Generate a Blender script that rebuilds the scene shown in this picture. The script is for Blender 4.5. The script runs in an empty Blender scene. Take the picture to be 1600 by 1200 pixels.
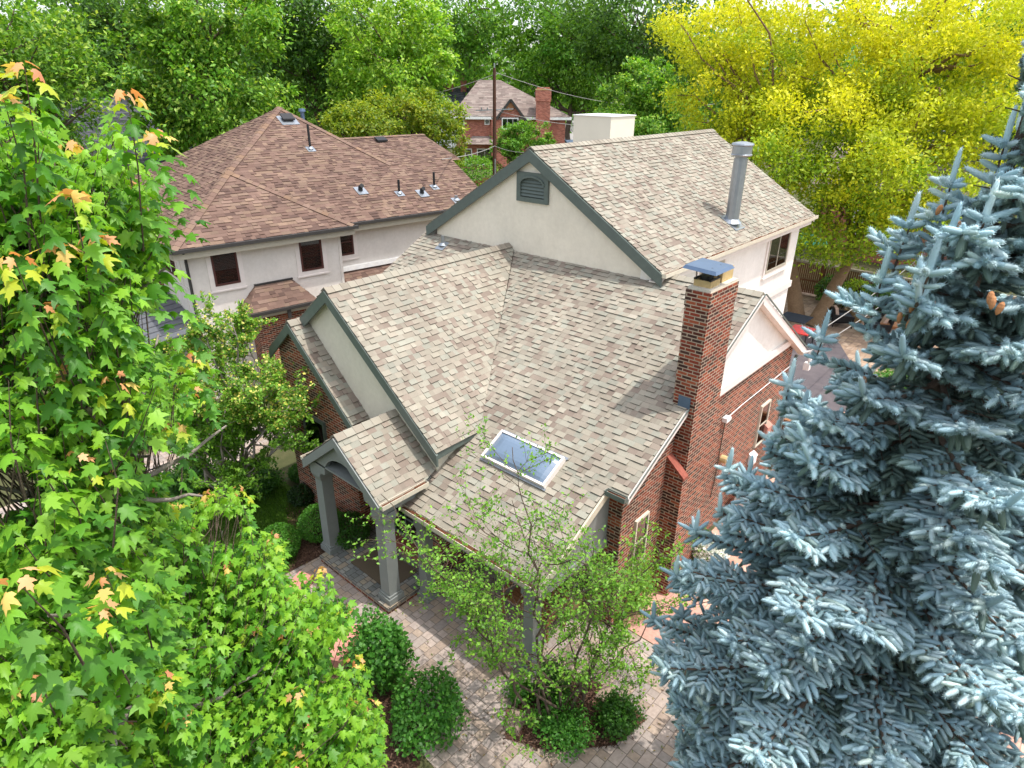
import bpy, math, random
import numpy as np
from mathutils import Vector, Matrix

random.seed(7); RNG = np.random.default_rng(7)
S = bpy.context.scene; COL = S.collection
R = math.radians

# ------------------------------------------------------------------ camera
H = 10.4
F = 1019.0755; YAW = R(41.42868); PITCH = R(24.94125); ROLL = R(0.50309)
fw = np.array([math.cos(YAW)*math.cos(PITCH), math.sin(YAW)*math.cos(PITCH), -math.sin(PITCH)])
rt = np.array([math.sin(YAW), -math.cos(YAW), 0.0]); up = np.cross(rt, fw)
cr, sr = math.cos(ROLL), math.sin(ROLL)
rt, up = cr*rt + sr*up, -sr*rt + cr*up
CAMP = np.array([0, 0, H])
cd = bpy.data.cameras.new('camera'); cam = bpy.data.objects.new('camera', cd); COL.objects.link(cam)
cam.matrix_world = Matrix(((rt[0], up[0], -fw[0], 0), (rt[1], up[1], -fw[1], 0), (rt[2], up[2], -fw[2], H), (0, 0, 0, 1)))
cd.sensor_width = 36; cd.sensor_fit = 'HORIZONTAL'; cd.lens = F/1600*36; cd.clip_end = 3000; cd.clip_start = 0.05
S.camera = cam

def ray(px, py): return fw + rt*((px-800)/F) - up*((py-600)/F)
def at(px, py, d):                       # point at slant distance d along a survey ray
    v = ray(px, py); return CAMP + v/np.linalg.norm(v)*d
def at_h(px, py, r):                     # at horizontal distance r
    v = ray(px, py); return CAMP + v*(r/math.hypot(v[0], v[1]))
def at_z(px, py, z=0.0):
    v = ray(px, py); return CAMP + v*((z-H)/v[2])
def at_x(px, py, x):
    v = ray(px, py); return CAMP + v*(x/v[0])
def at_y(px, py, y):
    v = ray(px, py); return CAMP + v*(y/v[1])
def project(P):
    P = np.asarray(P, float) - CAMP
    z = P @ fw; return np.stack([800 + F*(P @ rt)/z, 600 - F*(P @ up)/z], -1), z

# ------------------------------------------------------------------ light
w = bpy.data.worlds.new('World'); S.world = w; w.use_nodes = True
nt = w.node_tree; bg = nt.nodes['Background']
sk = nt.nodes.new('ShaderNodeTexSky'); sk.sky_type = 'NISHITA'; sk.sun_disc = False
sun_v = Vector((.40, -.82, 2.62)).normalized()
sk.sun_elevation = math.asin(sun_v.z); sk.sun_rotation = math.atan2(sun_v.x, sun_v.y)
sk.air_density = 1.0; sk.dust_density = 2.5; sk.ozone_density = 1.0
hs = nt.nodes.new('ShaderNodeHueSaturation'); hs.inputs['Saturation'].default_value = .42; hs.inputs['Value'].default_value = 1.85   # thin cloud pales the sky; extra brightness added as fill light for shade
nt.links.new(sk.outputs[0], hs.inputs['Color']); nt.links.new(hs.outputs[0], bg.inputs[0]); bg.inputs[1].default_value = 0.15
sl = bpy.data.lights.new('sun', 'SUN'); sl.energy = 2.9; sl.angle = R(.55); sl.color = (1, .965, .91)
so = bpy.data.objects.new('sun', sl); COL.objects.link(so)
so.rotation_euler = sun_v.to_track_quat('Z', 'Y').to_euler(); so.location = (0, 0, 60)
S.view_settings.view_transform = 'Standard'; S.view_settings.look = 'None'
S.view_settings.exposure = 0.40; S.view_settings.gamma = 1
S.cycles.max_bounces = 6; S.cycles.transparent_max_bounces = 6; S.cycles.diffuse_bounces = 3
S.cycles.glossy_bounces = 3; S.cycles.transmission_bounces = 3
S.cycles.use_denoising = True

def lin(r, g, b):
    f = lambda c: (c/12.92 if c <= .04045 else ((c+.055)/1.055)**2.4)
    return (f(r/255), f(g/255), f(b/255))

# ------------------------------------------------------------------ materials
class N:
    def __init__(s, name):
        s.m = bpy.data.materials.new(name); s.m.use_nodes = True
        s.t = s.m.node_tree; s.b = s.t.nodes['Principled BSDF']; s.o = s.t.nodes['Material Output']
    def n(s, typ, **kw):
        q = s.t.nodes.new('ShaderNode'+typ)
        for k, v in kw.items():
            if k.startswith('i_'): q.inputs[k[2:]].default_value = v
            else: setattr(q, k, v)
        return q
    def l(s, a, b): s.t.links.new(a, b)
    def noise(s, scale, vec, detail=4, rough=.6):
        q = s.n('TexNoise'); q.inputs['Scale'].default_value = scale; q.inputs['Detail'].default_value = detail
        q.inputs['Roughness'].default_value = rough
        s.l(vec, q.inputs['Vector']); return q.outputs['Fac']
    def ramp(s, fac, stops, const=False):
        q = s.n('ValToRGB'); e = q.color_ramp
        if const: e.interpolation = 'CONSTANT'
        e.elements[0].position = stops[0][0]; e.elements[0].color = (*stops[0][1], 1)
        e.elements[1].position = stops[-1][0]; e.elements[1].color = (*stops[-1][1], 1)
        for p, c in stops[1:-1]:
            k = e.elements.new(p); k.color = (*c, 1)
        s.l(fac, q.inputs[0]); return q.outputs[0]
    def mix(s, a, b, fac, typ='MIX'):
        q = s.n('Mix', data_type='RGBA', blend_type=typ)
        for v, k in ((fac, 0), (a, 6), (b, 7)):
            if hasattr(v, 'is_output'): s.l(v, q.inputs[k])
            elif k == 0: q.inputs[0].default_value = v
            else: q.inputs[k].default_value = (*v, 1)
        return q.outputs[2]
    def bump(s, h, strength=.3, dist=.01):
        q = s.n('Bump'); q.inputs['Strength'].default_value = strength; q.inputs['Distance'].default_value = dist
        s.l(h, q.inputs['Height']); s.l(q.outputs[0], s.b.inputs['Normal'])
    def base(s, c, rough=.6, spec=.4, metal=0):
        if hasattr(c, 'is_output'): s.l(c, s.b.inputs['Base Color'])
        else: s.b.inputs['Base Color'].default_value = (*c, 1)
        s.b.inputs['Roughness'].default_value = rough; s.b.inputs['Specular IOR Level'].default_value = spec
        s.b.inputs['Metallic'].default_value = metal
    def obj(s): return s.n('TexCoord').outputs['Object']
    def uv(s): return s.n('UVMap').outputs[0]

def mul(c, k): return tuple(x*k for x in c)

def m_plain(name, c, rough=.55, spec=.4, metal=0, var=.12, scale=6, bump=0):
    s = N(name); f = s.noise(scale, s.obj(), 5)
    s.base(s.ramp(f, [(.25, mul(c, 1-var)), (.75, mul(c, 1+var))]), rough, spec, metal)
    if bump: s.bump(s.noise(scale*14, s.obj(), 3), bump, .01)
    return s.m

def m_stucco(name, c):
    s = N(name); v = s.obj(); f = s.noise(.7, v, 6); g = s.noise(9, v, 4)
    col = s.mix(s.ramp(f, [(.3, mul(c, .90)), (.7, mul(c, 1.05))]), s.ramp(g, [(.3, (.86, .85, .83)), (.7, (1, 1, 1))]), .55, 'MULTIPLY')
    mp = s.n('Mapping'); mp.inputs['Scale'].default_value = (3, 3, .5); s.l(v, mp.inputs[0]); st = s.noise(1.0, mp.outputs[0], 5)
    col = s.mix(col, s.ramp(st, [(.34, (.84, .83, .81)), (.62, (1, 1, 1))]), .22, 'MULTIPLY')
    s.base(col, .92, .2); s.bump(s.noise(120, v, 3), .5, .012); return s.m

def m_brick(name, tones, mortar, bw=.213, rh=.0715, ms=.011, bump=.8):
    s = N(name); uv = s.uv()
    t = s.n('TexBrick'); s.l(uv, t.inputs['Vector']); t.offset = .5
    for k, v in (('Scale', 1), ('Mortar Size', ms), ('Mortar Smooth', .1), ('Bias', 0), ('Brick Width', bw), ('Row Height', rh)):
        t.inputs[k].default_value = v
    t.inputs['Color1'].default_value = (0, 0, 0, 1); t.inputs['Color2'].default_value = (1, 1, 1, 1); t.inputs['Mortar'].default_value = (.5, .5, .5, 1)
    k = len(tones); col = s.ramp(t.outputs['Color'], [(i/k, c) for i, c in enumerate(tones)], True)
    g = s.noise(26, uv, 5); col = s.mix(col, s.ramp(g, [(.25, (.62, .60, .60)), (.7, (1.1, 1.08, 1.05))]), .75, 'MULTIPLY')
    mo = s.mix(mortar, s.ramp(s.noise(3, uv, 4), [(.3, (.6, .6, .6)), (.7, (1.05, 1.05, 1.05))]), .8, 'MULTIPLY')
    col = s.mix(col, mo, t.outputs['Fac'])
    st = s.noise(.6, uv, 6); col = s.mix(col, s.ramp(st, [(.35, (.75, .73, .72)), (.62, (1, 1, 1))]), .6, 'MULTIPLY')
    s.base(col, .9, .25)
    inv = s.n('Math', operation='SUBTRACT'); inv.inputs[0].default_value = 1; s.l(t.outputs['Fac'], inv.inputs[1])
    s.bump(inv.outputs[0], bump, .012); return s.m

def m_attr(name, rough=.9, spec=.2, gran=160, amt=.35, bump=.0):
    s = N(name); a = s.n('Attribute', attribute_name='Col'); v = s.obj()
    g = s.noise(gran, v, 2); big = s.noise(.8, v, 5)
    col = s.mix(a.outputs[0], s.ramp(g, [(.25, (.55,)*3), (.75, (1.25,)*3)]), amt, 'MULTIPLY')
    col = s.mix(col, s.ramp(big, [(.3, (.76, .75, .74)), (.7, (1.10, 1.10, 1.09))]), .75, 'MULTIPLY')
    s.base(col, rough, spec)
    if bump: s.bump(g, bump, .004)
    return s.m

def m_leaf(name, trans=.35, rough=.45, spec=.35, tint=(1.25, 1.2, .5)):
    s = N(name); a = s.n('Attribute', attribute_name='Col').outputs[0]
    s.base(a, rough, spec)
    tr = s.n('BsdfTranslucent'); s.l(s.mix(a, tint, 1, 'MULTIPLY'), tr.inputs[0])
    mx = s.n('MixShader'); mx.inputs[0].default_value = trans
    s.l(s.b.outputs[0], mx.inputs[1]); s.l(tr.outputs[0], mx.inputs[2]); s.l(mx.outputs[0], s.o.inputs[0]); return s.m

def m_glass(name, c=(.02, .025, .03), rough=.04):
    s = N(name); f = s.noise(1.2, s.obj(), 3)
    s.base(s.ramp(f, [(.35, mul(c, .5)), (.7, mul(c, 1.8))]), rough, .6); s.b.inputs['IOR'].default_value = 1.52; return s.m

def m_ground(name, tones, scales=(.35, 3, 40), rough=.95, bump=.3):
    s = N(name); v = s.obj()
    a = s.noise(scales[0], v, 6); b = s.noise(scales[1], v, 6); g = s.noise(scales[2], v, 4)
    c = s.mix(s.ramp(a, [(.35, tones[0]), (.65, tones[1])]), s.ramp(b, [(.3, tones[2]), (.7, tones[1])]), .5)
    c = s.mix(c, s.ramp(g, [(.25, (.55,)*3), (.75, (1.25,)*3)]), .6, 'MULTIPLY')
    s.base(c, rough, .2); s.bump(g, bump, .02); return s.m

def m_paver(name, tones, mortar, bw=.30, rh=.2):
    s = N(name); uv = s.uv()
    t = s.n('TexBrick'); s.l(uv, t.inputs['Vector']); t.offset = .37; t.squash = .55; t.squash_frequency = 2
    for k, v in (('Scale', 1), ('Mortar Size', .008), ('Mortar Smooth', .3), ('Bias', 0), ('Brick Width', bw), ('Row Height', rh)):
        t.inputs[k].default_value = v
    t.inputs['Color1'].default_value = (0, 0, 0, 1); t.inputs['Color2'].default_value = (1, 1, 1, 1); t.inputs['Mortar'].default_value = (.5, .5, .5, 1)
    k = len(tones); col = s.ramp(t.outputs['Color'], [(i/k, c) for i, c in enumerate(tones)], True)
    g = s.noise(14, uv, 6); col = s.mix(col, s.ramp(g, [(.25, (.7,)*3), (.72, (1.12,)*3)]), .8, 'MULTIPLY')
    st = s.noise(.9, uv, 6); col = s.mix(col, s.ramp(st, [(.3, (.72, .70, .68)), (.6, (1, 1, 1))]), .7, 'MULTIPLY')
    col = s.mix(col, mortar, t.outputs['Fac']); s.base(col, .88, .25)
    inv = s.n('Math', operation='SUBTRACT'); inv.inputs[0].default_value = 1; s.l(t.outputs['Fac'], inv.inputs[1])
    s.bump(inv.outputs[0], .6, .01); return s.m

M = {}
M['shingle'] = m_attr('shingle_granules', .95, .15, 210, .45, .3)
M['stucco_cream'] = m_stucco('cream_stucco', lin(238, 228, 210))
M['stucco_sage'] = m_stucco('sage_stucco', lin(224, 217, 199))
M['stucco_white'] = m_stucco('white_stucco', lin(243, 238, 230))
M['stucco_grey'] = m_stucco('grey_white_stucco', lin(234, 226, 217))
M['trim_green'] = m_plain('dark_green_trim', lin(92, 102, 96), .5)
M['trim_grey'] = m_plain('grey_column_paint', lin(132, 136, 133), .5, var=.06)
M['trim_cream'] = m_plain('cream_trim', lin(205, 196, 176), .5, var=.08)
M['trim_white'] = m_plain('white_trim', lin(232, 222, 214), .5, var=.06)
M['trim_dark'] = m_plain('dark_gutter', lin(62, 60, 58), .45)
M['trim_tan'] = m_plain('tan_fascia', lin(176, 168, 150), .6, var=.1)
M['window_brown'] = m_plain('brown_window_frame', lin(84, 50, 44), .5)
BT = [lin(92, 48, 38), lin(136, 64, 46), lin(156, 78, 54), lin(72, 50, 44), lin(168, 90, 62), lin(120, 56, 44), lin(146, 66, 48), lin(86, 60, 52)]
M['brick'] = m_brick('house_brick', BT, lin(190, 168, 146))
M['brick_far'] = m_brick('far_brick', [lin(168, 92, 78), lin(186, 108, 90), lin(150, 82, 72), lin(196, 122, 104)], lin(190, 150, 130), .30, .10, .014, .3)
M['brick_cap'] = m_plain('brick_cap', lin(146, 84, 70), .9, .2, var=.25, scale=14)
def m_pane(name):
    s = N(name); gl_ = s.n('BsdfGlossy'); gl_.inputs['Roughness'].default_value = .03; tr = s.n('BsdfTransparent'); tr.inputs[0].default_value = (.62, .66, .68, 1)
    fr = s.n('Fresnel'); fr.inputs[0].default_value = 1.6; ad = s.n('Math', operation='ADD'); ad.inputs[1].default_value = .08; s.l(fr.outputs[0], ad.inputs[0])
    mx = s.n('MixShader'); s.l(ad.outputs[0], mx.inputs[0]); s.l(tr.outputs[0], mx.inputs[1]); s.l(gl_.outputs[0], mx.inputs[2]); s.l(mx.outputs[0], s.o.inputs[0]); return s.m
M['glass'] = m_glass('window_glass'); M['pane'] = m_pane('window_pane'); M['room'] = m_plain('dark_room', lin(58, 60, 62), .9, .1, var=.6, scale=3)
M['blind'] = m_plain('window_blind', lin(170, 166, 158), .8, .2, var=.1, scale=20)
M['glass_sky'] = m_plain('skylight_dome', lin(104, 122, 142), .12, .7, var=.06, scale=.6)
M['metal_grey'] = m_plain('galvanised_metal', lin(160, 166, 172), .35, .5, .7, .1)
M['metal_blue'] = m_plain('blue_grey_sheet', lin(96, 116, 142), .4, .5, .5, .1)
M['metal_roof'] = m_plain('grey_metal_roof', lin(112, 114, 118), .45, .4, .3, .15)
M['metal_black'] = m_plain('black_metal', lin(34, 34, 36), .5)
M['concrete'] = m_plain('pale_concrete', lin(206, 198, 182), .9, .2, var=.15, scale=10, bump=.3)
M['clay'] = m_plain('clay_flue', lin(192, 166, 118), .85, .2, var=.2, scale=8, bump=.2)
M['rust'] = m_plain('roof_debris', lin(96, 60, 42), .95, .1, var=.5, scale=60, bump=.5)
M['bark'] = m_ground('bark', (lin(92, 78, 66), lin(120, 104, 90), lin(70, 58, 50)), (3, 14, 60), .95, .8)
M['bark_pale'] = m_ground('pale_bark', (lin(140, 128, 120), lin(168, 158, 148), lin(112, 100, 92)), (3, 14, 60), .95, .6)
M['bark_tan'] = m_ground('tan_bark', (lin(128, 104, 80), lin(150, 124, 98), lin(104, 82, 62)), (3, 14, 60), .95, .8)
M['leaf'] = m_leaf('leaf', .42)
M['leaf_thin'] = m_leaf('thin_leaf', .40, .5, .3, (1.1, 1.15, .5))
M['needle'] = m_leaf('needle', .12, .55, .3, (1, 1, 1))
M['cone'] = m_plain('spruce_cone', lin(176, 124, 84), .8, .2, var=.3, scale=60)
M['soil'] = m_ground('soil_and_grass', (lin(74, 84, 46), lin(96, 92, 64), lin(60, 66, 40)))
M['lawn'] = m_ground('lawn', (lin(58, 84, 26), lin(80, 108, 34), lin(46, 70, 22)), (.6, 5, 90))
M['mulch'] = m_ground('mulch', (lin(78, 58, 48), lin(100, 76, 64), lin(60, 44, 38)), (1, 18, 70), .95, .9)
PT = [mul(lin(*c), .82) for c in ((192, 176, 166), (182, 168, 158), (190, 170, 152), (172, 160, 152), (198, 180, 168), (180, 160, 144))]
M['paver'] = m_paver('tumbled_paver', PT, lin(122, 110, 100))
M['paver_porch'] = m_paver('porch_paver', [lin(152, 150, 142), lin(134, 134, 128), lin(164, 152, 132), lin(120, 122, 118), lin(160, 146, 128), lin(142, 140, 134)], lin(82, 78, 72), .24, .16)
M['flag_pink'] = m_paver('pink_flagstone', [lin(206, 158, 138), lin(194, 148, 132), lin(214, 172, 152), lin(200, 152, 130)], lin(166, 128, 112), 1.1, .8)
M['patio'] = m_paver('patio_stone', [lin(168, 142, 120), lin(154, 130, 112), lin(178, 154, 134)], lin(112, 94, 80), .4, .3)
M['slate'] = m_ground('dark_driveway', (lin(92, 86, 90), lin(112, 104, 106), lin(80, 74, 78)), (.4, 2, 60), .9, .2)
M['asphalt'] = m_ground('street_asphalt', (lin(150, 146, 144), lin(166, 162, 158), lin(136, 132, 130)), (.05, .6, 20), .9, .1)
M['rock'] = m_plain('brown_rock', lin(150, 130, 116), .95, .1, var=.3, scale=7, bump=.5)
M['sandstone'] = m_plain('red_sandstone', lin(196, 138, 122), .9, .2, var=.15, scale=6, bump=.4)
M['rug'] = m_plain('door_mat', lin(104, 92, 76), .98, .05, var=.1, scale=40, bump=.3)
M['wood_fence'] = m_ground('fence_wood', (lin(112, 74, 52), lin(132, 92, 66), lin(88, 58, 42)), (.6, 4, 40), .9, .3)
M['wood_rail'] = m_plain('weathered_rail', lin(158, 146, 128), .9, .2, var=.15)
M['wood_pole'] = m_ground('pole_wood', (lin(86, 58, 48), lin(104, 74, 60), lin(64, 44, 38)), (2, 8, 50), .9, .4)
M['bench_wood'] = m_plain('bench_wood', lin(150, 104, 70), .6, .3, var=.2, scale=12)
M['cushion'] = m_plain('grey_cushion', lin(58, 62, 70), .95, .1)
M['pillow'] = m_plain('tan_pillow', lin(196, 168, 150), .95, .1)
M['wicker'] = m_plain('black_wicker', lin(26, 25, 26), .7, .3, var=.3, scale=40)
M['brass'] = m_plain('bronze_drum', lin(146, 122, 84), .4, .5, .6, .2)
M['red'] = m_plain('red_tabletop', lin(206, 52, 44), .4)
M['teal'] = m_plain('teal_cloth', lin(60, 156, 128), .8)
M['white'] = m_plain('white_paint', lin(236, 234, 230), .5)
M['car'] = m_plain('car_paint', lin(150, 168, 190), .25, .6, .3)
M['flower'] = m_leaf('petal', .3, .6, .2, (1, 1, 1))
M['cable'] = m_plain('cable_grey', lin(150, 146, 142), .6)
M['moss'] = m_plain('green_shingle_moss', lin(84, 92, 60), .9)
M['cream_box'] = m_plain('cream_panel', lin(226, 218, 200), .6, .3, var=.05, scale=1.2)

# ------------------------------------------------------------------ mesh helpers
def newell(ps):
    n = np.zeros(3); k = len(ps)
    for i in range(k):
        a, b = ps[i], ps[(i+1) % k]
        n += np.array([(a[1]-b[1])*(a[2]+b[2]), (a[2]-b[2])*(a[0]+b[0]), (a[0]-b[0])*(a[1]+b[1])])
    l = np.linalg.norm(n); return n/l if l else n

class MB:
    def __init__(s): s.v = []; s.f = []; s.m = []; s.c = []; s.T = None
    def poly(s, ps, m=0, c=(1, 1, 1)):
        k = len(s.v)
        for p in ps:
            p = (float(p[0]), float(p[1]), float(p[2]))
            s.v.append(tuple(s.T @ Vector(p)) if s.T else p)
        s.f.append(tuple(range(k, k+len(ps)))); s.m.append(m); s.c.append(c)
    def box(s, x0, x1, y0, y1, z0, z1, m=0, c=(1, 1, 1)):
        a = [(x0, y0, z0), (x1, y0, z0), (x1, y1, z0), (x0, y1, z0), (x0, y0, z1), (x1, y0, z1), (x1, y1, z1), (x0, y1, z1)]
        for q in ((3, 2, 1, 0), (4, 5, 6, 7), (0, 1, 5, 4), (1, 2, 6, 5), (2, 3, 7, 6), (3, 0, 4, 7)): s.poly([a[i] for i in q], m, c)
    def bar(s, p0, p1, w, h, m=0, upv=(0, 0, 1), c=(1, 1, 1)):
        p0, p1 = np.array(p0, float), np.array(p1, float); d = (p1-p0)/np.linalg.norm(p1-p0)
        u = np.cross(d, upv); u = u/np.linalg.norm(u)*w/2; n = np.cross(u, d); n = n/np.linalg.norm(n)*h/2
        a = [p0-u-n, p0+u-n, p0+u+n, p0-u+n, p1-u-n, p1+u-n, p1+u+n, p1-u+n]
        for q in ((0, 1, 2, 3), (7, 6, 5, 4), (0, 4, 5, 1), (1, 5, 6, 2), (2, 6, 7, 3), (3, 7, 4, 0)): s.poly([a[i] for i in q], m, c)
    def prism(s, ps, ext, m=0, c=(1, 1, 1)):                 # polygon extruded by vector ext
        e = np.array(ext, float); a = [np.array(p, float) for p in ps]; b = [p+e for p in a]
        if newell(a) @ e > 0: a, b = a[::-1], b[::-1]
        s.poly(a, m, c); s.poly(b[::-1], m, c); k = len(a)
        for i in range(k): j = (i+1) % k; s.poly([a[j], a[i], b[i], b[j]], m, c)
    def tube(s, ps, rs, n=8, m=0, c=(1, 1, 1), cap=True):
        ps = [np.array(p, float) for p in ps]; rings = []
        for i, p in enumerate(ps):
            d = ps[min(i+1, len(ps)-1)] - ps[max(i-1, 0)]; d = d/(np.linalg.norm(d)+1e-9)
            a = np.array([1, 0, 0]) if abs(d[2]) > .7 else np.array([0, 0, 1.]); u = np.cross(a, d); u /= np.linalg.norm(u); v = np.cross(d, u)
            r = rs[i] if hasattr(rs, '__len__') else rs
            rings.append([p + r*(math.cos(2*math.pi*k/n)*u + math.sin(2*math.pi*k/n)*v) for k in range(n)])
        for i in range(len(rings)-1):
            for k in range(n):
                j = (k+1) % n; s.poly([rings[i][k], rings[i][j], rings[i+1][j], rings[i+1][k]], m, c)
        if cap: s.poly(rings[0][::-1], m, c); s.poly(rings[-1], m, c)
    def build(s, name, mats, parent=None, smooth=False):
        me = bpy.data.meshes.new(name); me.from_pydata(s.v, [], s.f)
        mats = mats if isinstance(mats, (list, tuple)) else [mats]
        for m in mats: me.materials.append(M[m] if isinstance(m, str) else m)
        me.polygons.foreach_set('material_index', np.array(s.m, np.int32))
        cnt = np.array([len(f) for f in s.f]); fc = np.array([(*c, 1) for c in s.c], np.float32)
        at_ = me.color_attributes.new('Col', 'FLOAT_COLOR', 'CORNER'); at_.data.foreach_set('color', np.repeat(fc, cnt, 0).ravel())
        boxuv(me)
        if smooth: me.polygons.foreach_set('use_smooth', np.ones(len(s.f), bool))
        me.update(); o = bpy.data.objects.new(name, me); COL.objects.link(o)
        if parent: o.parent = parent; o.matrix_parent_inverse = parent.matrix_world.inverted()
        return o

def boxuv(me):
    nl = len(me.loops); npy = len(me.polygons)
    vs = np.empty(len(me.vertices)*3); me.vertices.foreach_get('co', vs); vs = vs.reshape(-1, 3)
    li = np.empty(nl, np.int32); me.loops.foreach_get('vertex_index', li)
    nr = np.empty(npy*3); me.polygons.foreach_get('normal', nr); nr = nr.reshape(-1, 3)
    lt = np.empty(npy, np.int32); me.polygons.foreach_get('loop_total', lt)
    n = np.repeat(nr, lt, 0); flat = np.abs(n[:, 2]) > .97
    u = np.stack([-n[:, 1], n[:, 0], np.zeros(nl)], 1); u[flat] = (1, 0, 0)
    u /= np.linalg.norm(u, axis=1, keepdims=True)+1e-9; v = np.cross(n, u); v[flat] = (0, 1, 0)
    p = vs[li]; uv = np.stack([(p*u).sum(1), (p*v).sum(1)], 1)
    l = me.uv_layers.new(name='UVMap'); l.data.foreach_set('uv', uv.astype(np.float32).ravel())

def tag(o, label=None, cat=None, group=None, kind=None):
    for k, v in (('label', label), ('category', cat), ('group', group), ('kind', kind)):
        if v: o[k] = v
    return o
def thing(name, label, cat, loc=(0, 0, 0), rz=0, group=None):
    o = bpy.data.objects.new(name, None); COL.objects.link(o); o.location = loc; o.rotation_euler = (0, 0, rz)
    o.empty_display_size = .2; o.matrix_world = Matrix.Translation(Vector(loc)) @ Matrix.Rotation(rz, 4, 'Z')
    return tag(o, label, cat, group)
def struct(name, mb, m): o = mb.build(name, m); o['kind'] = 'structure'; return o

def mesh_np(name, V, T, C, mat, parent=None, mi=None):
    """triangle soup from numpy: V (n,3), T (t,3), C (n,3)"""
    me = bpy.data.meshes.new(name); me.vertices.add(len(V)); me.vertices.foreach_set('co', V.astype(np.float32).ravel())
    me.loops.add(len(T)*3); me.loops.foreach_set('vertex_index', T.astype(np.int32).ravel())
    me.polygons.add(len(T)); me.polygons.foreach_set('loop_start', np.arange(0, len(T)*3, 3, dtype=np.int32))
    mats = mat if isinstance(mat, (list, tuple)) else [mat]
    for m in mats: me.materials.append(M[m] if isinstance(m, str) else m)
    if mi is not None: me.polygons.foreach_set('material_index', mi.astype(np.int32))
    a = me.color_attributes.new('Col', 'FLOAT_COLOR', 'POINT'); a.data.foreach_set('color', np.hstack([C, np.ones((len(C), 1))]).astype(np.float32).ravel())
    me.update(calc_edges=True); me.validate()
    o = bpy.data.objects.new(name, me); COL.objects.link(o)
    if parent: o.parent = parent; o.matrix_parent_inverse = parent.matrix_world.inverted()
    return o

def unit(a): return a/(np.linalg.norm(a, axis=-1, keepdims=True)+1e-9)
def basis(d, nrm):
    """leaf frames: y along d, z close to nrm"""
    y = unit(d); x = unit(np.cross(y, nrm)); z = np.cross(x, y); return np.stack([x, y, z], 2)
def scatter_arrays(tv, tt, pos, B, sc, col, jitter=None):
    n, k = len(pos), len(tv)
    sc = np.asarray(sc); sc = sc[:, None, None] if sc.ndim == 1 else sc[:, None, :]
    V = np.einsum('nij,nkj->nki', B, tv[None]*sc) + pos[:, None]
    T = tt[None] + (np.arange(n)*k)[:, None, None]
    C = np.repeat(col[:, None], k, 1)
    return V.reshape(-1, 3), T.reshape(-1, 3), C.reshape(-1, 3)
def join_arrays(L):
    V = []; T = []; C = []; o = 0
    for v, t, c in L: V.append(v); T.append(t+o); C.append(c); o += len(v)
    return np.vstack(V), np.vstack(T), np.vstack(C)
def rsph(n): return unit(RNG.normal(size=(n, 3)))

def clip_poly(ps, a, b, c):                                  # keep a*u+b*v<=c
    out = []; k = len(ps)
    for i in range(k):
        p, q = ps[i], ps[(i+1) % k]; dp, dq = a*p[0]+b*p[1]-c, a*q[0]+b*q[1]-c
        if dp <= 0: out.append(p)
        if (dp < 0 < dq) or (dq < 0 < dp):
            t = dp/(dp-dq); out.append((p[0]+t*(q[0]-p[0]), p[1]+t*(q[1]-p[1])))
    return out

def shingles(mb, ps, pal, course=.142, tw=(.14, .36), thick=.018, seed=1, vorig=None):
    """real laminated shingles: convex planar polygon covered with overlapping tabs"""
    rnd = random.Random(seed); P = [np.array(p, float) for p in ps]; n = newell(P)
    if n[2] < 0: n = -n
    u = np.cross([0, 0, 1.], n); u /= np.linalg.norm(u); v = np.cross(n, u)
    o = P[0] if vorig is None else np.array(vorig, float)
    o = o + n*((P[0]-o) @ n)
    poly = [((p-o) @ u, (p-o) @ v) for p in P]
    ar = sum(poly[i][0]*poly[(i+1) % len(poly)][1]-poly[(i+1) % len(poly)][0]*poly[i][1] for i in range(len(poly)))
    if ar < 0: poly = poly[::-1]
    vmin, vmax = min(p[1] for p in poly), max(p[1] for p in poly); umin, umax = min(p[0] for p in poly), max(p[0] for p in poly)
    to3 = lambda a, b, h: o + u*a + v*b + n*h
    mb.poly([to3(a, b, 0) for a, b in poly], 0, pal[-1])
    r0 = math.floor(vmin/course)
    for r in range(r0, math.ceil(vmax/course)+1):
        v0, v1 = r*course, (r+1)*course
        if v1 < vmin or v0 > vmax: continue
        x = umin - rnd.uniform(0, .3); tall = rnd.random() < .5
        while x < umax:
            wd = rnd.uniform(*tw); tall = not tall if rnd.random() < .72 else tall
            q = [(x, v0), (x+wd, v0), (x+wd, v1+.02), (x, v1+.02)]; x += wd
            for i in range(len(poly)):
                a, b = poly[i], poly[(i+1) % len(poly)]; nx, ny = b[1]-a[1], -(b[0]-a[0])
                q = clip_poly(q, nx, ny, nx*a[0]+ny*a[1])
                if len(q) < 3: break
            if len(q) < 3: continue
            t = thick*rnd.uniform(.85, 1.25) if tall else thick*.22
            hh = [t*(1-(b-v0)/(course+.02)) + .001 + (0 if tall else 0) for a, b in q]
            base = rnd.choice(pal[:-1]) if tall else rnd.choice(pal[1:])
            k = rnd.uniform(.88, 1.1); c = tuple(z*k for z in base)
            top = [to3(a, b, h) for (a, b), h in zip(q, hh)]; bot = [to3(a, b, -.006) for a, b in q]
            mb.poly(top, 0, c)
            for i in range(len(q)):
                j = (i+1) % len(q)
                if abs(q[i][1]-v0) < 1e-6 and abs(q[j][1]-v0) < 1e-6 or abs(q[i][0]-q[j][0]) < 1e-6:
                    mb.poly([bot[i], bot[j], top[j], top[i]], 0, tuple(z*.8 for z in c))
    return n

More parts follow.
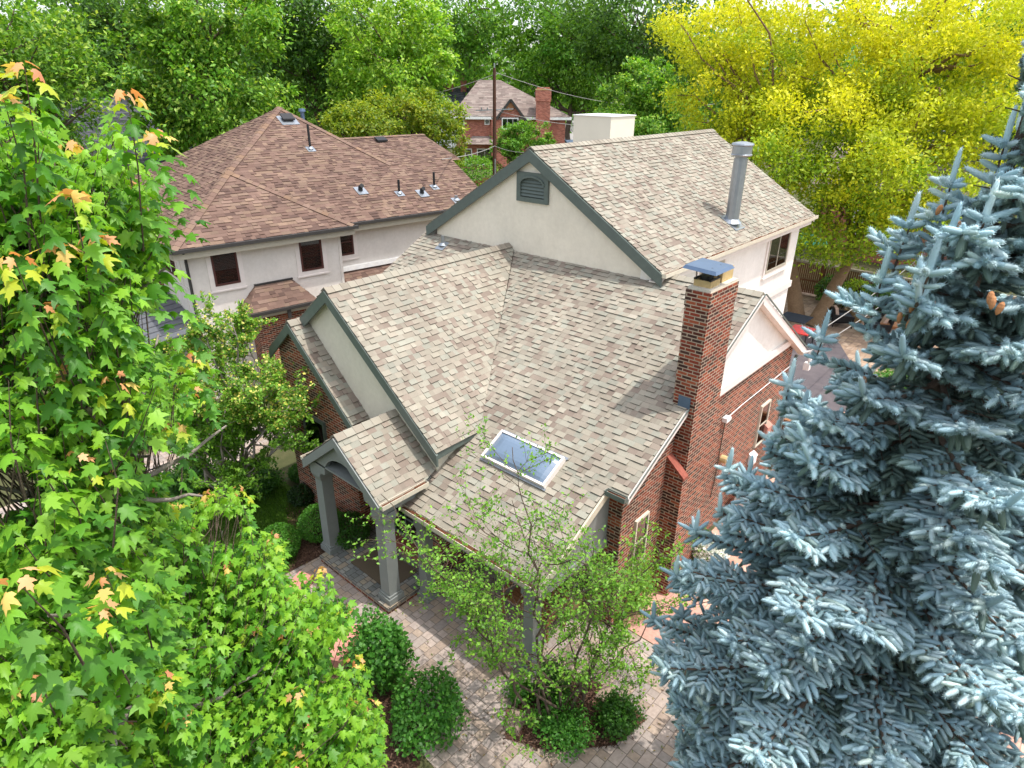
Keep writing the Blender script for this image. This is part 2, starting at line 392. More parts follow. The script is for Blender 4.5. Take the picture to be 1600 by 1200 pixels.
def ridge_caps(mb, p0, p1, n1, n2, pal, wd=.15, step=.2, seed=3, lift=.034):
    rnd = random.Random(seed); p0, p1 = np.array(p0, float), np.array(p1, float); L = np.linalg.norm(p1-p0); d = (p1-p0)/L
    def side(n, sgn):
        t = np.cross(d, n)*sgn; t /= np.linalg.norm(t); return -t if t[2] > 0 else t
    a, b = side(np.array(n1), 1), side(np.array(n2), -1)
    if a @ b > .2: b = -np.cross(a, d) if False else side(np.array(n2), 1)
    up_ = unit(np.array(n1)+np.array(n2)); k = max(1, int(L/step))
    for i in range(k):
        s0 = p0+d*(i*L/k); s1 = p0+d*((i+1)*L/k+.04); kc = rnd.uniform(.88, 1.08); c = tuple(z*kc for z in rnd.choice(pal))
        h0, h1 = up_*(lift+.014), up_*(lift)
        q = [s0+h0, s1+h1]; l0, l1, r0, r1 = s0+a*wd+n1*(lift+.008), s1+a*wd+n1*lift, s0+b*wd+n2*(lift+.008), s1+b*wd+n2*lift
        mb.poly([l0, q[0], q[1], l1] if np.cross(q[0]-l0, q[1]-l0) @ n1 > 0 else [l1, q[1], q[0], l0], 0, c)
        mb.poly([r0, q[0], q[1], r1] if np.cross(q[0]-r0, q[1]-r0) @ n2 > 0 else [r1, q[1], q[0], r0], 0, c)
        cc = tuple(z*.8 for z in c)
        mb.poly([l0, l0-n1*.02, s0-up_*.01, q[0]], 0, cc); mb.poly([q[0], s0-up_*.01, r0-n2*.02, r0], 0, cc)
        mb.poly([l0, l1, l1-n1*.02, l0-n1*.02], 0, cc); mb.poly([r1, r0, r0-n2*.02, r1-n2*.02], 0, cc)

def window(parent, p, ax, wd, ht, out, frame='trim_white', fw_=.07, mull=1, trans=0, glass='glass', label=None, casing=None, cw=.14):
    """window on a wall: p lower-left corner on the wall, ax horizontal unit, out outward unit. parts: window > frame, pane"""
    p = np.array(p, float); ax = np.array(ax, float); out = np.array(out, float); z = np.array([0, 0, 1.])
    def slab(mb, a0, a1, b0, b1, d0, d1):
        q = [p+ax*a0+z*b0+out*d0, p+ax*a1+z*b0+out*d0, p+ax*a1+z*b1+out*d0, p+ax*a0+z*b1+out*d0]; mb.prism(q, out*(d1-d0))
    f = MB()
    slab(f, 0, wd, 0, fw_, -.02, .05); slab(f, 0, wd, ht-fw_, ht, -.02, .05); slab(f, 0, fw_, fw_, ht-fw_, -.02, .05); slab(f, wd-fw_, wd, fw_, ht-fw_, -.02, .05)
    for i in range(mull): c = wd*(i+1)/(mull+1); slab(f, c-.022, c+.022, fw_, ht-fw_, -.02, .04)
    for i in range(trans): c = ht*(i+1)/(trans+1); slab(f, fw_, wd-fw_, c-.02, c+.02, -.02, .036)
    wo = f.build('window', frame, parent)
    g = MB(); slab(g, fw_*.8, wd-fw_*.8, fw_*.8, ht-fw_*.8, .024, .03); g.build('pane', 'pane', wo)
    g = MB(); slab(g, fw_*.8, wd-fw_*.8, fw_*.8, ht-fw_*.8, -.02, .003); g.build('dark_interior', 'room', wo)
    rb_ = random.Random(int(wd*1000+ht*77+p[0]*13)); hb_ = ht*rb_.choice((.2, .38, .55)); g = MB()
    z0_ = ht-fw_*.8
    while z0_ > ht-hb_: slab(g, fw_*.85, wd-fw_*.85, z0_-.045, z0_-.008, .004, .012); z0_ -= .05
    if hb_ > .1: g.build('blind', 'blind', wo)
    if casing:
        c = MB(); slab(c, -cw, 0, -cw, ht+cw, -.01, .035); slab(c, wd, wd+cw, -cw, ht+cw, -.01, .035); slab(c, 0, wd, -cw, 0, -.01, .035); slab(c, 0, wd, ht, ht+cw, -.01, .035)
        slab(c, -cw-.03, wd+cw+.03, -cw-.05, -cw, -.01, .06); c.build('casing', casing, wo)
    if label: wo['label'] = label
    return wo

def gutter(parent, p0, p1, out, mat='trim_cream', wd=.12, debris=True, name='gutter'):
    p0, p1, out = np.array(p0, float), np.array(p1, float), np.array(out, float); z = np.array([0, 0, 1.]); g = MB()
    for a, b, h0, h1 in ((0, .012, -.1, 0), (wd-.012, wd, -.1, 0), (.012, wd-.012, -.1, -.088)):
        g.prism([p0+out*a+z*h0, p0+out*b+z*h0, p0+out*b+z*h1, p0+out*a+z*h1], p1-p0)
    for e, s_ in ((p0, 1), (p1, -1)):
        d = (p1-p0)/np.linalg.norm(p1-p0)*.008*s_
        g.prism([e+out*.012-z*.088, e+out*(wd-.012)-z*.088, e+out*(wd-.012)-z*.002, e+out*.012-z*.002], d)
    o = g.build(name, mat, parent)
    if debris:
        q = MB(); k = max(2, int(np.linalg.norm(p1-p0)/.25)); rnd = random.Random(5)
        for i in range(k):
            a, b = p0+(p1-p0)*(i/k)*.98+(p1-p0)*.01, p0+(p1-p0)*((i+.92)/k)*.98+(p1-p0)*.01
            q.prism([a+out*.014-z*.087, a+out*(wd-.014)-z*.087, a+out*(wd-.014)-z*rnd.uniform(.02, .06), a+out*.014-z*rnd.uniform(.01, .05)], b-a)
        q.build('leaf_debris', 'rust', o)
    return o
#%%SPLIT
# ================================================================== the main house
PAL = [mul(lin(*c), .60) for c in ((201, 192, 175), (196, 189, 172), (190, 187, 171), (195, 184, 167), (190, 179, 162), (197, 188, 170), (178, 163, 148), (172, 155, 141))]
CAPPAL = [PAL[0], PAL[3], PAL[4], PAL[1], PAL[5]]
house = thing('house', 'brick and cream stucco house with tan shingle roofs, tall brick chimney and columned porch', 'house', (9, 10, 0))
KM = .539                                                     # main roof pitch
zm = lambda x: 6.2-(14-x)*KM
GY, GZ, GK = 12.25, 6.22, .798                                # front gable ridge
zg = lambda y: GZ-abs(GY-y)*GK
def vx(y): return 14-((abs(GY-y))*GK-.02)/KM                  # valley x
# ---- walls
b = MB()
b.prism([(9.1, 5.2, 0), (17.4, 5.2, 0), (17.4, 5.2, 4.05), (17.05, 5.2, 4.2), (10.45, 5.2, 4.2), (9.1, 5.2, 3.42)], (0, .25, 0))
b.box(9.1, 9.35, 5.45, 9.0, 0, 3.4)
b.prism([(7.8, 9.0, 0), (9.34, 9.0, 0), (9.34, 9.0, 3.3), (7.8, 9.0, 2.75)], (0, .2, 0))
b.prism([(7.8, 9.2, 0), (7.8, 11.5, 0), (7.8, 11.5, 3.0), (7.8, 9.2, 3.0)], (.25, 0, 0))
BY, BZ = 13.45, 5.25                                          # brick gable apex (y, z)
zb = lambda y: BZ-abs(BY-y)*.87
b.prism([(7.45, 11.5, 0), (7.45, 14.3, 0), (7.45, 14.3, zb(14.3)-.08), (7.45, BY, BZ-.08), (7.45, 11.5, zb(11.5)-.08)], (.34, 0, 0))
b.box(7.79, 12.5, 14.05, 14.3, 0, 4.3); b.box(9.35, 17.4, 15.3, 15.5, 0, 3.6); b.box(17.15, 17.4, 5.45, 7.8, 0, 3.95)
b.build('brick_wall', 'brick', house)
b = MB()
b.prism([(10.45, 5.185, 4.2), (17.05, 5.185, 4.2), (14.0, 5.185, 6.08)], (0, .2, 0)); b.build('gable_wall', 'stucco_white', house)
b = MB()
b.prism([(7.79, 8.99, 2.75), (7.79, 11.5, 2.75), (7.79, 14.3, 3.2), (7.79, 14.3, 4.45), (7.79, GY, GZ-.12), (7.79, 8.99, zg(8.99)-.1)], (.25, 0, 0))
b.prism([(7.8, 8.985, 2.7), (9.1, 8.985, 3.4), (9.1, 8.985, 3.55), (7.8, 8.985, 3.55)], (0, .012, 0))
b.build('gable_wall', 'stucco_sage', house)
# ---- rear two storey part
RY, RZ, RK, RX0, RX1 = 11.45, 8.83, .61, 13.6, 23.9
zr = lambda y: RZ-abs(RY-y)*RK
b = MB()
b.prism([(13.7, 7.65, 0), (23.65, 7.65, 0), (23.65, 7.65, 6.4), (13.7, 7.65, 6.4)], (0, .3, 0))
b.build('side_wall', 'stucco_white', house)
b = MB()
b.prism([(13.71, 7.66, 3), (13.71, 15.25, 3), (13.71, 15.25, zr(15.25)-.1), (13.71, RY, RZ-.1), (13.71, 7.66, zr(7.66)-.1)], (.28, 0, 0))
b.prism([(23.63, 7.7, 0), (23.63, 15.2, 0), (23.63, 15.2, zr(15.25)-.1), (23.63, RY, RZ-.1), (23.63, 7.7, zr(7.66)-.1)], (-.28, 0, 0))
b.box(13.9, 23.5, 15.0, 15.24, 0, 6.4); b.build('gable_wall', 'stucco_cream', house)
b = MB(); b.box(17.4, 23.71, 7.58, 7.65, 3.78, 4.0); b.box(23.65, 23.71, 7.65, 9.5, 3.78, 4.0); b.build('band_course', 'trim_white', house)
# ---- roofs, every shingle a tab
def roof(name, polys, caps=(), seed=1, vo=None, pal=PAL, parent=house, capal=CAPPAL, course=.136, tw=(.08, .25), thick=.024):
    mb = MB()
    for i, p in enumerate(polys): shingles(mb, p, pal, course, tw, thick, seed+i, vo)
    for p0, p1, a, bb in caps: ridge_caps(mb, p0, p1, unit(np.array(a, float)), unit(np.array(bb, float)), capal, seed=seed)
    return mb.build(name, 'shingle', parent)
nm, ng, ngl = (-KM, 0, 1), (0, -GK, 1), (0, GK, 1)
XL = 6.95
roof('roof', [[(14, 5.02, 6.2), (14, 12.25, 6.2), (vx(8.78), 8.78, zm(vx(8.78))), (8.9, 5.02, zm(8.9))],
              [(8.9, 5.46, zm(8.9)), (8.9, 9.12, zm(8.9)), (XL, 9.12, zm(XL)), (XL, 5.46, zm(XL))],
              [(14, 12.25, 6.2), (14, 15.8, 6.2), (9.5, 15.8, zm(9.5)), (vx(14.5), 14.5, zm(vx(14.5)))],
              [(14.0, 5.02, 6.2), (17.85, 5.02, 3.81), (17.85, 7.66, 3.81), (14, 7.66, 6.2)],
              [(14.0, 15.3, 6.2), (14, 15.8, 6.2), (17.85, 15.8, 3.81), (17.85, 15.3, 3.81)]],
     [((14, 5.03, 6.2), (14, 7.5, 6.2), nm, (.62, 0, 1))], 11, (14, 5.02, 6.2))
roof('front_gable_roof', [[(7.62, GY, GZ), (7.62, 8.78, zg(8.78)), (vx(8.78), 8.78, zg(8.78)), (13.96, GY, GZ)],
              [(7.62, GY, GZ), (13.96, GY, GZ), (vx(14.5), 14.5, zg(14.5)), (7.62, 14.5, zg(14.5))]],
     [((7.62, GY, GZ), (13.7, GY, GZ), ng, ngl)], 23, (7.62, GY, GZ))
nb1, nb2 = (0, -.87, 1), (0, .87, 1)
roof('brick_gable_roof', [[(7.3, BY, BZ), (7.3, 11.24, zb(11.24)), (7.79, 11.24, zb(11.24)), (7.79, BY, BZ)], [(7.3, BY, BZ), (7.79, BY, BZ), (7.79, 14.5, zb(14.5)), (7.3, 14.5, zb(14.5))]],
     [((7.3, BY, BZ), (7.79, BY, BZ), nb1, nb2)], 31, (7.3, BY, BZ))
PY_, PZ, PK = 10.25, 3.88, .775
zp = lambda y: PZ-abs(PY_-y)*PK
roof('porch_roof', [[(6.2, PY_, PZ), (6.2, 8.92, zp(8.92)), (7.45, 8.92, zp(8.92)), (7.79, 9.0, zp(9.0)), (7.79, PY_, PZ)], [(6.2, PY_, PZ), (7.79, PY_, PZ), (7.79, 11.58, zp(11.58)), (6.2, 11.58, zp(11.58))]],
     [((6.2, PY_, PZ), (7.79, PY_, PZ), (0, -PK, 1), (0, PK, 1))], 41, (6.2, PY_, PZ))
E0 = 7.32
roof('rear_roof', [[(RX0, RY, RZ), (RX0, E0, zr(E0)), (RX1, E0, zr(E0)), (RX1, RY, RZ)], [(RX0, RY, RZ), (RX1, RY, RZ), (RX1, 15.58, zr(15.58)), (RX0, 15.58, zr(15.58))]],
     [((RX0, RY, RZ), (RX1, RY, RZ), (0, -RK, 1), (0, RK, 1))], 51, (RX0, RY, RZ))
# ---- rake boards and fascias
def rake(x, y0, z0, y1, z1, mat, wd=.22, th=.05, name='rake_board', tip=True):
    b = MB(); p0, p1 = np.array([x, y0, z0]), np.array([x, y1, z1]); q = np.array([0, 0, -wd])
    b.prism([p0, p1, p1+q, p0+q], (th, 0, 0)); return b.build(name, mat, house)
for (x, ya, za, yb, zb_, wdt) in ((7.60, GY, GZ-.03, 8.76, zg(8.76)-.03, .27), (7.60, GY, GZ-.03, 14.52, zg(14.52)-.03, .27), (7.28, BY, BZ-.03, 11.22, zb(11.22)-.03, .24), (7.28, BY, BZ-.03, 14.52, zb(14.52)-.03, .24),
                            (13.56, RY, RZ-.03, E0-.02, zr(E0)-.03, .30), (13.56, RY, RZ-.03, 15.6, zr(15.6)-.03, .30)):
    rake(x, ya, za, yb, zb_, 'trim_green', wdt)
for (ya, yb) in ((PY_, 8.9), (PY_, 11.6)): rake(6.17, ya, PZ-.03, yb, zp(yb)-.03, 'trim_grey', .22)
b = MB(); z = np.array([0, 0, 1])                              # right gable rakes, pale
for (x0, z0, x1, z1, dy) in ((14.0, 6.17, 8.92, zm(8.92)-.03, 4.98), (14.0, 6.17, 17.87, 3.77, 4.98)):
    hh_ = .11 if x1 < 14 else .2; p0, p1 = np.array([x0, dy, z0]), np.array([x1, dy, z1]); b.prism([p0, p1, p1-z*hh_, p0-z*hh_], (0, .05, 0))
    if x1 < 14: continue
    p0 = p0+(0, .05, -.12); p1 = p1+(0, .05, -.12); b.prism([p0, p1, p1-z*.08, p0-z*.08], (0, .15, 0))
b.build('rake_board', 'trim_white', house)
b = MB(); b.prism([(10.3, 5.12, 4.12), (17.15, 5.12, 4.12), (16.9, 5.12, 4.3), (10.6, 5.12, 4.3)], (0, .06, 0)); b.build('band_course', 'trim_white', house)
b = MB()                                                       # dark drip edges along the roof edges
b.bar((14, 4.965, 6.215), (8.92, 4.965, zm(8.92)+.012), .02, .03); b.bar((14, 4.965, 6.215), (17.87, 4.965, 3.82), .02, .03); b.build('drip_edge', 'trim_green', house)
b = MB(); p0, p1 = np.array([8.92, 5.42, zm(8.92)-.02]), np.array([6.93, 5.42, zm(6.93)-.02]); b.prism([p0, p1, p1-z*.17, p0-z*.17], (0, .04, 0)); b.build('rake_board', 'trim_cream', house)
b = MB(); b.prism([(9.1, 5.5, 3.35), (7.0, 5.5, 2.2), (9.1, 5.5, 2.2)], (0, .05, 0)); b.box(6.98, 9.1, 5.47, 5.6, 2.02, 2.2); b.build('porch_end_panel', 'trim_grey', house)
b = MB(); b.prism([(7.62, 8.8, zg(8.8)-.04), (8.85, 8.8, zg(8.8)-.04), (8.85, 8.8, zg(8.8)-.12), (7.62, 8.8, zg(8.8)-.2)], (0, .03, 0)); b.build('eave_board', 'trim_green', house)
b = MB(); b.prism([(6.98, 5.5, 2.30), (6.98, 9.1, 2.30), (6.98, 9.1, 2.10), (6.98, 5.5, 2.10)], (.16, 0, 0)); b.build('porch_beam', 'trim_grey', house)
gutter(house, (XL, 5.44, 2.40), (XL, 9.14, 2.40), (-1, 0, 0))
gutter(house, (6.2, 8.92, 2.86), (7.4, 8.92, 2.86), (0, -1, 0))
gutter(house, (6.2, 11.58, 2.84), (7.4, 11.58, 2.84), (0, 1, 0))
gutter(house, (8.92, 5.0, zm(8.92)+.02), (8.92, 5.44, zm(8.92)+.02), (-1, 0, 0), 'trim_green')
gutter(house, (RX0-.03, E0, zr(E0)), (RX1+.02, E0, zr(E0)), (0, -1, 0), 'trim_cream', .13)
b = MB(); b.box(13.62, 23.85, 7.36, 7.4, 6.0, 6.24); b.box(13.62, 23.85, 7.4, 7.66, 6.04, 6.07); b.build('eave_board', 'trim_white', house)
rake(23.87, RY, RZ-.03, E0-.02, zr(E0)-.03, 'trim_white', .2)
# ---- porch pediment with its arch
b = MB(); pts = [(8.98, 2.46), (9.34, 2.46), (9.34, 2.52), (9.42, 2.60), (9.50, 2.60)]
for i in range(0, 13):
    a = math.pi*i/12; pts.append((PY_-.70*math.cos(a), 2.62+.58*math.sin(a)))
pts += [(11.0, 2.60), (11.08, 2.60), (11.16, 2.52), (11.16, 2.46), (11.52, 2.46), (11.52, zp(11.52)-.08), (PY_, PZ-.1), (8.98, zp(8.98)-.08)]
b.prism([(6.3, y, zz) for y, zz in pts], (.12, 0, 0)); b.build('pediment', 'trim_grey', house)
b = MB(); b.box(6.42, 7.79, 9.0, 9.2, 2.5, 2.78); b.box(6.42, 7.79, 11.3, 11.5, 2.5, 2.78); b.box(6.3, 7.79, 9.2, 11.3, 2.8, 2.84); b.build('porch_beam', 'trim_grey', house)
# ---- columns
def column(x, y, z0, z1, s=1.0, name='column'):
    b = MB()
    for r, a, c in ((.20, 0, .13), (.175, .13, .19)): b.box(x-r*s, x+r*s, y-r*s, y+r*s, z0+a, z0+c)
    for (r0, a0, r1, a1) in ((.145, .19, .135, z1-z0-.28), (.135, z1-z0-.28, .165, z1-z0-.2), (.165, z1-z0-.2, .185, z1-z0-.14), (.185, z1-z0-.14, .185, z1-z0)):
        q0 = [(x-r0*s, y-r0*s, z0+a0), (x+r0*s, y-r0*s, z0+a0), (x+r0*s, y+r0*s, z0+a0), (x-r0*s, y+r0*s, z0+a0)]
        q1 = [(x-r1*s, y-r1*s, z0+a1), (x+r1*s, y-r1*s, z0+a1), (x+r1*s, y+r1*s, z0+a1), (x-r1*s, y+r1*s, z0+a1)]
        for i in range(4): j = (i+1) % 4; b.poly([q0[i], q0[j], q1[j], q1[i]])
        b.poly(q1)
    return b.build(name, 'trim_grey', house)
cm = at_z(610, 936, .18); cl = at_z(517, 858, .18)
column(cm[0]+.06, cm[1]+.04, .18, 2.47); column(cl[0]+.06, cl[1]+.0, .18, 2.47)
column(7.14, 8.72, .02, 2.12, .85); column(7.14, 5.75, .02, 2.12, .85)
# ---- porch slab, door and front windows
b = MB(); b.box(cm[0]-.22, 7.79, 8.93, 11.5, .105, .18); o = b.build('porch_floor', 'paver_porch', house)
b = MB(); b.box(cm[0]-.2, 7.79, 8.95, 11.48, -.1, .105); b.build('porch_riser', 'brick', house)
window(house, (7.79, 10.62, .5), (0, -1, 0), .95, 1.75, (-1, 0, 0), 'trim_green', .09, 1, 2)
b = MB(); b.box(7.6, 7.8, 9.5, 10.75, .18, .42); b.build('brick_ledge', 'brick_cap', house)
window(house, (9.09, 8.4, .35), (0, -1, 0), 1.1, 1.85, (-1, 0, 0), 'trim_green', .09, 0, 0, label=None)
window(house, (9.09, 6.8, .6), (0, -1, 0), 1.1, 1.5, (-1, 0, 0), 'trim_green', .07, 1, 1)
# brick wing window with brick quoins at its left
wl = at_x(470, 650, 7.45); wr = at_x(493, 700, 7.45)
window(house, (7.44, 13.55, 1.1), (0, -1, 0), .95, 1.75, (-1, 0, 0), 'trim_green', .08, 0, 1)
b = MB()
for i in range(17): b.box(7.40, 7.46, 13.58, 13.58+(.24 if i % 2 else .12), .95+i*.1192, .95+i*.1192+.075)
b.build('brick_quoin', 'brick', house)
# right side windows
window(house, (9.62, 5.19, 1.25), (1, 0, 0), .5, 1.2, (0, -1, 0), 'trim_cream', .045, 0, 1)
window(house, (15.7, 5.19, 1.5), (1, 0, 0), .6, 1.25, (0, -1, 0), 'trim_cream', .045, 0, 1)
window(house, (21.0, 7.64, 4.75), (1, 0, 0), 1.75, 1.4, (0, -1, 0), 'trim_tan', .08, 1, 0, casing='trim_white', cw=.12)
window(house, (16.2, 7.64, 4.75), (1, 0, 0), 1.5, 1.1, (0, -1, 0), 'trim_tan', .08, 1, 0, casing='trim_white', cw=.12)
window(house, (19.6, 7.64, 1.6), (1, 0, 0), 1.2, 1.3, (0, -1, 0), 'trim_tan', .08, 1, 0)
# ---- attic vent in the rear gable
v = MB(); vy0, vy1, vz0, vz1 = 10.86, 11.94, 7.46, 8.22
v.box(13.64, 13.72, vy0, vy1, vz0, vz0+.12); v.box(13.64, 13.72, vy0, vy0+.13, vz0+.12, vz1); v.box(13.64, 13.72, vy1-.13, vy1, vz0+.12, vz1)
yc = (vy0+vy1)/2; rr = (vy1-vy0)/2-.13
arch = [(yc-rr, vz1), (yc-rr, vz1-.30)]+[(yc-rr*math.cos(math.pi*i/10), vz1-.30+.2*math.sin(math.pi*i/10)) for i in range(1, 10)]+[(yc+rr, vz1-.30), (yc+rr, vz1)]
v.prism([(13.64, a, c) for a, c in arch], (.08, 0, 0))
arc2 = [(yc-rr*math.cos(math.pi*i/10), vz1-.30+.2*math.sin(math.pi*i/10)) for i in range(11)]
for (a, c), (a2, c2) in zip(arc2, arc2[1:]): v.bar((13.63, a, c), (13.63, a2, c2), .05, .05)
ve = v.build('attic_vent', 'trim_green', house)
v = MB()
for i in range(6):
    zz = vz0+.15+i*.088
    v.prism([(13.66, vy0+.13, zz), (13.66, vy1-.13, zz), (13.71, vy1-.13, zz+.085), (13.71, vy0+.13, zz+.085)], (.008, 0, -.012))
v.build('louvre', 'trim_green', ve)
v = MB(); v.box(13.70, 13.712, vy0+.1, vy1-.1, vz0+.1, vz1-.1); v.build('vent_screen', 'metal_black', ve)
# ---- chimney
CX0, CX1, CY0, CY1, CZ = 10.93, 12.08, 4.86, 5.34, 6.93
c = MB(); c.box(CX0, CX1, CY0, CY1, 0, CZ-.32); c.box(CX0-.012, CX1+.012, CY0-.012, CY1+.012, CZ-.32, CZ)
c.prism([(CX0-.22, 5.2, 3.40), (CX0-.22, 4.80, 3.06), (CX0-.22, 4.80, 0), (CX0-.22, 5.2, 0)], (.22, 0, 0))

ch = c.build('chimney', 'brick', house)
c = MB(); q = [(CX0-.25, 5.19, 3.48), (CX0-.25, 4.77, 3.12), (CX0-.25, 4.77, 3.05), (CX0-.25, 5.19, 3.41)]
c.prism(q, (.20, 0, 0)); c.build('shoulder_cap', 'brick_cap', ch)
c = MB(); c.box(CX0+.01, CX1-.01, CY0+.01, CY1-.01, CZ, CZ+.05); c.build('mortar_crown', 'concrete', ch)
def flue(x0, x1, y0, y1, z1):
    f = MB(); t = .035
    f.box(x0, x1, y0, y0+t, CZ+.05, z1); f.box(x0, x1, y1-t, y1, CZ+.05, z1); f.box(x0, x0+t, y0+t, y1-t, CZ+.05, z1); f.box(x1-t, x1, y0+t, y1-t, CZ+.05, z1); f.box(x0+t, x1-t, y0+t, y1-t, CZ+.05, CZ+.06)
    f.build('flue', 'clay', ch)
flue(CX0+.12, CX0+.5, CY0+.08, CY1-.06, CZ+.17); flue(CX0+.62, CX1-.06, CY0+.1, CY1-.06, CZ+.3)
f = MB(); fx, fy, fz = CX0+.30, CY0+.25, CZ+.42
f.poly([(fx-.34, fy-.30, fz), (fx+.34, fy-.30, fz), (fx+.34, fy+.30, fz+.03), (fx-.34, fy+.30, fz+.03)])
rimq = [(fx-.34, fy-.30, fz), (fx+.34, fy-.30, fz), (fx+.34, fy+.30, fz+.03), (fx-.34, fy+.30, fz+.03)]; dn = [(p[0]*1.0+(p[0]-fx)*.12, p[1]+(p[1]-fy)*.12, p[2]-.06) for p in rimq]
for i in range(4): j = (i+1) % 4; f.poly([dn[i], dn[j], rimq[j], rimq[i]])
fc = f.build('rain_cap', 'metal_blue', ch)
f = MB()
for sx in (-1, 1):
    for sy in (-1, 1): f.bar((fx+.15*sx, fy+.13*sy, CZ+.12), (fx+.17*sx, fy+.15*sy, fz+.01), .03, .012)
f.bar((fx-.2, fy-.16, CZ+.19), (fx+.2, fy-.16, CZ+.19), .02, .03); f.bar((fx-.2, fy+.16, CZ+.19), (fx+.2, fy+.16, CZ+.19), .02, .03); f.tube([(fx, fy, CZ+.1), (fx, fy, CZ+.24)], .12, 10)
f.build('cap_bracket', 'metal_black', fc)
f = MB(); f.prism([(CX0-.013, 5.22, zm(CX0)+.0), (CX0-.013, 4.96, zm(CX0)+.0), (CX0-.013, 4.96, zm(CX0)+.24), (CX0-.013, 5.22, zm(CX0)+.24)], (-.006, 0, 0)); f.build('flashing', 'metal_blue', ch)
# ---- rear flue pipe, plumbing vents
def vent_pipe(x, y, z0, h, r, mat, parent, name='vent_pipe', flash='metal_grey', nrm=(0, 0, 1), cap=None):
    p = MB(); p.tube([(x, y, z0-.05), (x, y, z0+h)], r, 14); o = p.build(name, mat, parent, True)
    q = MB(); n = unit(np.array(nrm, float)); u = unit(np.cross([0, 0, 1.001], n)+1e-6); vv = np.cross(n, u); c0 = np.array([x, y, z0])+n*.022
    q.prism([c0-u*(r+.12)-vv*(r+.16), c0+u*(r+.12)-vv*(r+.16), c0+u*(r+.12)+vv*(r+.1), c0-u*(r+.12)+vv*(r+.1)], n*.004)
    q.tube([c0, c0+np.array([0, 0, .07])], [r+.07, r+.012], 12); q.build('flashing', flash, o)
    return o
pb = at_z(1143, 347, 0); d_ = ray(1143, 347)                     # flue stands on the rear right slope
t_ = (RZ-RY*RK-H)/(d_[2]-RK*d_[1]); fb = CAMP+d_*t_
fp = vent_pipe(fb[0], fb[1], fb[2], 1.75, .19, 'metal_grey', house, 'flue_pipe', nrm=(0, -RK, 1))
q = MB(); zz = fb[2]+1.75
q.tube([(fb[0], fb[1], zz-.06), (fb[0], fb[1], zz+.1)], .17, 14); q.tube([(fb[0], fb[1], zz+.08), (fb[0], fb[1], zz+.12), (fb[0], fb[1], zz+.14), (fb[0], fb[1], zz+.34), (fb[0], fb[1], zz+.38)], [.27, .30, .27, .27, .31], 18)
q.tube([(fb[0], fb[1], zz+.38), (fb[0], fb[1], zz+.42), (fb[0], fb[1], zz+.46)], [.31, .29, .1], 18); q.build('flue_cap', 'metal_grey', fp, True)
q = MB(); q.tube([(fb[0], fb[1], fb[2]+.0), (fb[0], fb[1], fb[2]+.1)], [.30, .20], 16); q.build('storm_collar', 'metal_grey', fp, True)
vent_pipe(13.35, 14.62, zm(13.35), .3, .05, 'metal_grey', house, nrm=(-KM, 0, 1))
# ---- skylight
sk_ = MB(); n = unit(np.array([-KM, 0, 1.])); us = unit(np.array([1, 0, KM])); s0 = np.array([8.42, 6.55, zm(8.42)]); W_, L_ = .74, 1.68; yv = np.array([0, 1., 0])
def sbox(mb, a0, a1, b0, b1, h0, h1): mb.prism([s0+us*a0+yv*b0+n*h0, s0+us*a1+yv*b0+n*h0, s0+us*a1+yv*b1+n*h0, s0+us*a0+yv*b1+n*h0], n*(h1-h0))
sbox(sk_, 0, .045, 0, L_, 0, .13); sbox(sk_, W_-.045, W_, 0, L_, 0, .13); sbox(sk_, .045, W_-.045, 0, .045, 0, .13); sbox(sk_, .045, W_-.045, L_-.045, L_, 0, .13)
so_ = sk_.build('skylight', 'trim_white', house)
g = MB(); NX, NY = 8, 14
def dome(i, j):
    a, b_ = i/NX, j/NY; h = .09+.12*(1-(2*a-1)**4)*(1-(2*b_-1)**6)*.9
    return s0+us*(.04+a*(W_-.08))+yv*(.04+b_*(L_-.08))+n*h
for i in range(NX):
    for j in range(NY): g.poly([dome(i, j), dome(i+1, j), dome(i+1, j+1), dome(i, j+1)])
g.build('dome', 'glass_sky', so_, True)
g = MB(); sbox(g, -.05, 0, -.04, L_+.04, .034, .04); sbox(g, W_, W_+.06, -.03, L_+.03, .034, .04); g.build('flashing', 'metal_grey', so_)
# ---- tall cream chase behind the ridge
g = MB(); tb = at_y(955, 183, 13.2)
b0 = at_y(905, 182, 13.2+1.5)
g.box(tb[0], tb[0]+1.5, 13.2, 13.2+1.55, 6.5, tb[2]); gc = g.build('chase', 'cream_box', house)
g = MB(); g.box(tb[0]-.03, tb[0]+1.53, 13.17, 14.78, tb[2], tb[2]+.03); g.build('chase_lid', 'white', gc)
# ---- wall fittings on the right brick wall
g = MB(); l0 = at_y(1131, 655, 5.19)
g.box(l0[0]-.10, l0[0]+.10, 5.07, 5.19, l0[2]-.03, l0[2]+.08); g.box(l0[0]+.12, l0[0]+.2, 5.09, 5.19, l0[2]-.04, l0[2]+.02); g.build('floodlight', 'white', house)
g = MB(); g.tube([(l0[0], 5.15, l0[2]-.05), (l0[0]-.04, 5.16, l0[2]-1.7), (l0[0]-.12, 5.16, l0[2]-2.1)], .016, 6); g.build('conduit', 'bark', house)
g = MB(); g.tube([(l0[0]+.2, 5.15, l0[2]+.02), (14.2, 5.15, l0[2]+.06), (17.3, 5.15, l0[2]+.1)], .010, 6); g.build('conduit', 'white', house)
for (px, py, hh) in ((1173, 712, .22), (1196, 665, .3)):
    p = at_y(px, py, 5.19); g = MB(); g.box(p[0]-.14, p[0]+.14, 5.07, 5.19, p[2]-hh, p[2]+.02); g.prism([(p[0]-.15, 5.19, p[2]+.12), (p[0]-.15, 5.05, p[2]+.02), (p[0]-.15, 5.19, p[2]+.02)], (.3, 0, 0)); g.build('meter_box', 'sandstone' if hh > .25 else 'white', house)
